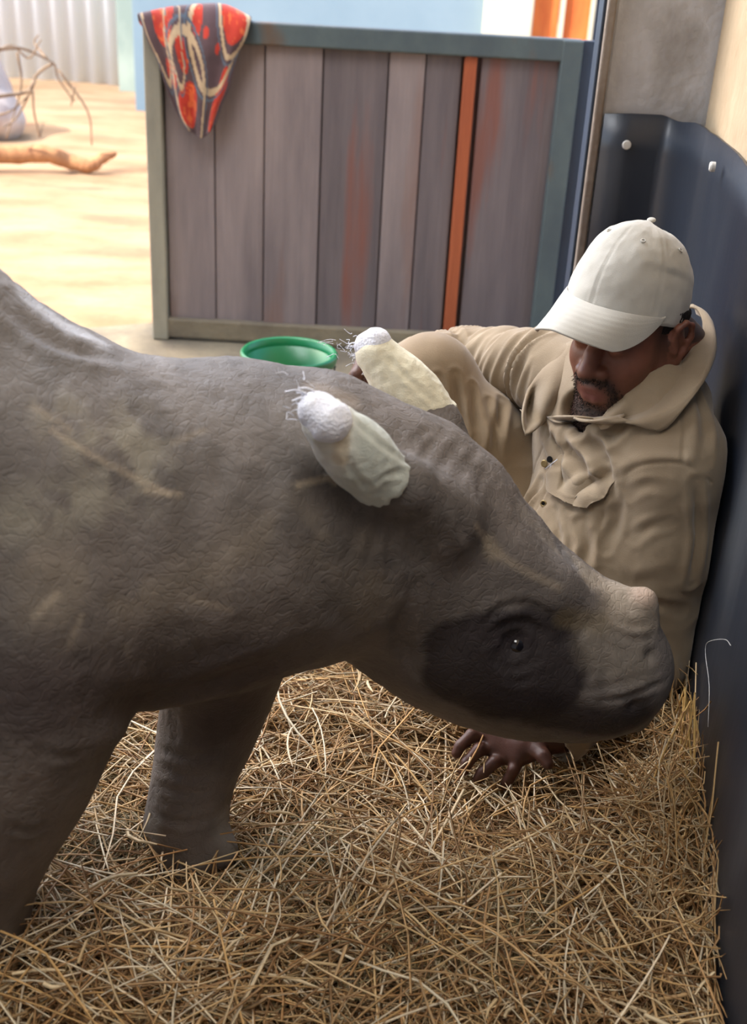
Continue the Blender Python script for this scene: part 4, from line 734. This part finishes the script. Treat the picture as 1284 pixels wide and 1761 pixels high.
# ------------------------------------------------------------------ straw bedding
def hgt(x, y):
    p = np.stack([x*3.2, y*3.2, 0*x+.5], 1); h = .020+.050*fbm(p, 3)+.03*(fbm(p*3.1+7, 2)-.5)
    dw = xw(y)-x; h += .075*np.exp(-(dw/.11)**2)*np.clip((y-.9)/.5, 0, 1)*np.clip((2.1-y)/.5, 0, 1)
    for cx, cy, r, a in ((-.16, 1.13, .10, .03), (-.42, 1.22, .12, .03), (.12, 1.12, .12, .03), (-.23, 1.26, .13, -.075), (-.40, .95, .14, .03), (.16, 1.47, .14, -.075), (.05, 1.55, .12, -.03)): h += a*np.exp(-((x-cx)**2+(y-cy)**2)/r**2)
    h = np.maximum(h, .012); h *= np.clip((2.75-y)/.4, 0, 1)*np.clip((x+2.1)/.4, 0, 1)
    return h
def stalks(N, x0, x1, y0, y1, Lm, Ls, r0, r1, pal, lay=.035, pit=.20, K=5, curl=.10, pos=None, kink=.18, seed=1, az0=None):
    g = np.random.default_rng(seed)
    if pos is None: x = g.uniform(x0, x1, N); y = g.uniform(y0, y1, N); ok = x < xw(y)-.02; x, y = x[ok], y[ok]
    else: x, y = pos
    N = len(x); L = np.clip(g.lognormal(np.log(Lm), Ls, N), .015, .30); az = g.uniform(0, 2*np.pi, N) if az0 is None else az0+g.normal(0, .5, N); el = g.normal(0, pit, N)
    d = np.stack([np.cos(az)*np.cos(el), np.sin(az)*np.cos(el), np.sin(el)], 1); q = np.stack([-np.sin(az), np.cos(az), 0*az], 1)
    c = np.stack([x, y, hgt(x, y)+np.abs(g.normal(0, lay, N))*.8], 1); t = np.linspace(-.5, .5, K)
    cu = g.normal(0, curl, N); cz = -np.abs(g.normal(0, curl*.5, N)); ki = (g.random(N) < kink)*g.normal(0, .7, N); kt = g.uniform(-.3, .3, N)
    Pn = c[:, None, :]+L[:, None, None]*(t[None, :, None]*d[:, None, :]+((t**2)[None, :, None]*4*cu[:, None, None])*q[:, None, :]*.5)
    Pn += (L*ki)[:, None, None]*np.clip(t[None, :]-kt[:, None], 0, None)[:, :, None]*q[:, None, :]; Pn[:, :, 2] += L[:, None]*cz[:, None]*(t**2)[None, :]*3
    lim = (xw(Pn[:, :, 1])-.016-Pn[:, :, 0]); Pn[:, :, 0] += np.minimum(lim, 0); Pn[:, :, 2] = np.maximum(Pn[:, :, 2], .004)
    T = np.gradient(Pn, axis=1); T /= np.linalg.norm(T, axis=2)[:, :, None]+1e-9
    u = np.cross(T, np.array([0, 0, 1.0])); u /= np.linalg.norm(u, axis=2)[:, :, None]+1e-9; v = np.cross(T, u)
    r = g.uniform(r0, r1, N)[:, None, None]*np.array([.9]*(K-1)+[.35])[None, :, None]
    rings = [Pn+r*(math.cos(a)*u*1.25+math.sin(a)*v*.8) for a in (0, 2.094, 4.189)]
    V = np.stack(rings, 2).reshape(-1, 3); b = (np.arange(N)*K*3)[:, None, None]+(np.arange(K-1)*3)[None, :, None]+np.arange(3)[None, None, :]; b2 = (np.arange(N)*K*3)[:, None, None]+(np.arange(K-1)*3)[None, :, None]+((np.arange(3)+1) % 3)[None, None, :]
    Q = np.stack([b, b2, b2+3, b+3], -1).reshape(-1, 4)
    pal = np.array([lin(p) for p in pal]); C = pal[g.integers(0, len(pal), N)]*g.uniform(.7, 1.15, N)[:, None]; C = np.repeat(C, K*3, 0); return V, Q, C
GOLD = [(226, 190, 136), (210, 168, 110), (236, 206, 158), (190, 146, 96), (202, 164, 116), (164, 124, 80), (222, 196, 154), (176, 138, 94), (242, 222, 188)]
BROWN = [(136, 98, 62), (120, 86, 54), (150, 112, 70), (100, 72, 48), (170, 132, 88)]
HAY = [(176, 160, 116), (160, 146, 102), (190, 172, 130), (142, 128, 88), (200, 190, 156)]
sets = [stalks(2600, -.80, .60, .8, 1.75, .17, .35, .0011, .0019, GOLD+[(244, 228, 196)]*2, .050, .14, 6, .10, seed=21),
        stalks(20000, -1.9, .62, .3, 2.7, .09, .4, .0008, .0013, BROWN+GOLD[:4], .010, .10, 4, seed=1),
        stalks(27000, -.85, .60, .50, 2.05, .085, .42, .0006, .0012, GOLD+BROWN[:3], .028, .17, 5, seed=2),
        stalks(6200, -.85, .60, .50, 2.05, .13, .4, .0010, .0018, GOLD+GOLD[:3]+[(240, 222, 188)], .045, .20, 5, .08, seed=3),
        stalks(900, -.75, .55, .85, 1.9, .06, .4, .0018, .0030, [(230, 206, 164), (214, 184, 136), (196, 160, 112)], .045, .25, 4, .15, seed=5)]
g_ = np.random.default_rng(11)
def clus(L): return tuple(np.concatenate([g_.normal(c, s, n) for c, s, n in zip([q[i] for q in L], [q[2] for q in L], [q[3] for q in L])]) for i in (0, 1))
tufts = [(*Pz(520, 1440, .07)[:2], .035, 1100), (*Pz(480, 1470, .07)[:2], .045, 900), (*Pz(860, 1560, .07)[:2], .045, 1200), (*Pz(200, 1440, .08)[:2], .05, 1600), (*Pz(130, 1520, .08)[:2], .05, 900), (*Pz(640, 1690, .07)[:2], .07, 900),
         (*Pz(260, 1300, .05)[:2], .07, 900), (*Pz(300, 1600, .07)[:2], .10, 1200), (*Pz(900, 1640, .07)[:2], .08, 900), (*Pz(600, 1180, .05)[:2], .10, 700)]
sets.append(stalks(0, 0, 0, 0, 0, .04, .45, .0004, .0007, HAY+[(206, 198, 168)], .022, .5, 5, .5, pos=clus(tufts), seed=6))
wallc = clus([(xw(y)-.05, y, .035, 260) for y in (1.15, 1.25, 1.35, 1.45, 1.55, 1.65)])
sets.append(stalks(0, 0, 0, 0, 0, .11, .35, .0008, .0014, GOLD, .05, .75, 5, .12, pos=wallc, seed=8))
V = []; Q = []; C = []; k = 0
for v, q, c in sets: V.append(v); Q.append(q+k); C.append(c); k += len(v)
gx = np.linspace(-2.15, .72, 150); gy = np.linspace(.2, 2.8, 140); GX, GY = np.meshgrid(gx, gy); bx = np.minimum(GX.ravel(), xw(GY.ravel())-.012); by = GY.ravel(); bz = hgt(bx, by)-.006+.012*(fbm(np.stack([bx*50, by*50, 0*bx], 1), 2)-.5); bz = np.maximum(bz, .003)
v = np.stack([bx, by, bz], 1); nxx = 150; q = np.array([(j*nxx+i, j*nxx+i+1, (j+1)*nxx+i+1, (j+1)*nxx+i) for j in range(139) for i in range(nxx-1)])
V.append(v); Q.append(q+k); C.append(np.array(lin((112, 82, 52)))*(.5+.9*fbm(v*160, 2))[:, None])
V = np.concatenate(V); Q = np.concatenate(Q); C = np.concatenate(C)
def fastmesh(name, V, Q):
    me = bpy.data.meshes.new(name); me.vertices.add(len(V)); me.vertices.foreach_set('co', V.astype(np.float32).ravel()); me.loops.add(Q.size); me.loops.foreach_set('vertex_index', Q.astype(np.int32).ravel())
    me.polygons.add(len(Q)); me.polygons.foreach_set('loop_start', np.arange(0, Q.size, 4, dtype=np.int32)); me.update(calc_edges=True); return me
M['straw'] = mat('dry straw', None, None, .62, (40, 40, 40), 3, 0, attr=True, spec=.35, varamt=.2)
me = fastmesh('straw', V, Q); setcol(me, C); st = link('straw_bedding', me, M['straw']); tag(st, 'deep loose golden straw covering the stall floor', 'straw', kind='stuff')
# tall bent bunch of straws against the wall
L4 = []
top = (1203, 1186); gg = random.Random(4)
for k, (bx_, by_, tx, ty) in enumerate([(1148, 1288, 1199, 1182), (1098, 1422, 1192, 1205), (1186, 1330, 1201, 1186), (1200, 1440, 1213, 1192), (1196, 1300, 1206, 1188), (1178, 1380, 1208, 1200), (1215, 1420, 1210, 1196), (1160, 1400, 1196, 1215), (1205, 1350, 1199, 1190), (1225, 1290, 1235, 1250), (1190, 1450, 1204, 1260), (1215, 1470, 1228, 1320), (1240, 1480, 1250, 1380), (1246, 1440, 1240, 1396)]):
    a = Pz(bx_, by_, .07); yb = a[1]; b = P(tx, ty, min(1.50, yb+.06)); b[0] = min(b[0], xw(b[1])-.035); mid = (a+b)/2+np.array((gg.uniform(-.008, .004), gg.uniform(-.01, .01), .01)); L4.append(tube_np(crom([a, mid, b], 8), [.0017]*7+[.0010], 5, False))
    if k < 6: c = b+np.array((gg.uniform(-.01, .004), -.01, -gg.uniform(.05, .12))); L4.append(tube_np(crom([b, (b+c)/2+np.array((.004, -.004, .0)), c], 6), .0014, 5, False))
v, f = joinVF(L4); me = mesh_py('bunch', v, f); setcol(me, np.repeat(np.array([lin((222, 184, 116))]), len(v), 0)*np.repeat(rng.uniform(.7, 1.1, len(v)//8+1), 8)[:len(v), None])
bn = link('straw_clump', me, M['straw']); tag(bn, 'upright bent golden straws leaning against the black wall lining', 'straw', kind='stuff')
wp = [(1217, 1250, .0), (1219, 1180, 0), (1213, 1130, 0), (1214, 1108, 0), (1226, 1101, 0), (1247, 1100, 0), (1256, 1110, 0)]
wi = tube('wire', crom([onwall(a, b, .02) for a, b, c in wp], 30), .00045, M['bolt'], n=6); tag(wi, 'thin pale bent wire sticking out of the black wall lining', 'wire')
print('straw', len(Q), round(time.time()-T0, 1))
print('total', round(time.time()-T0, 1))
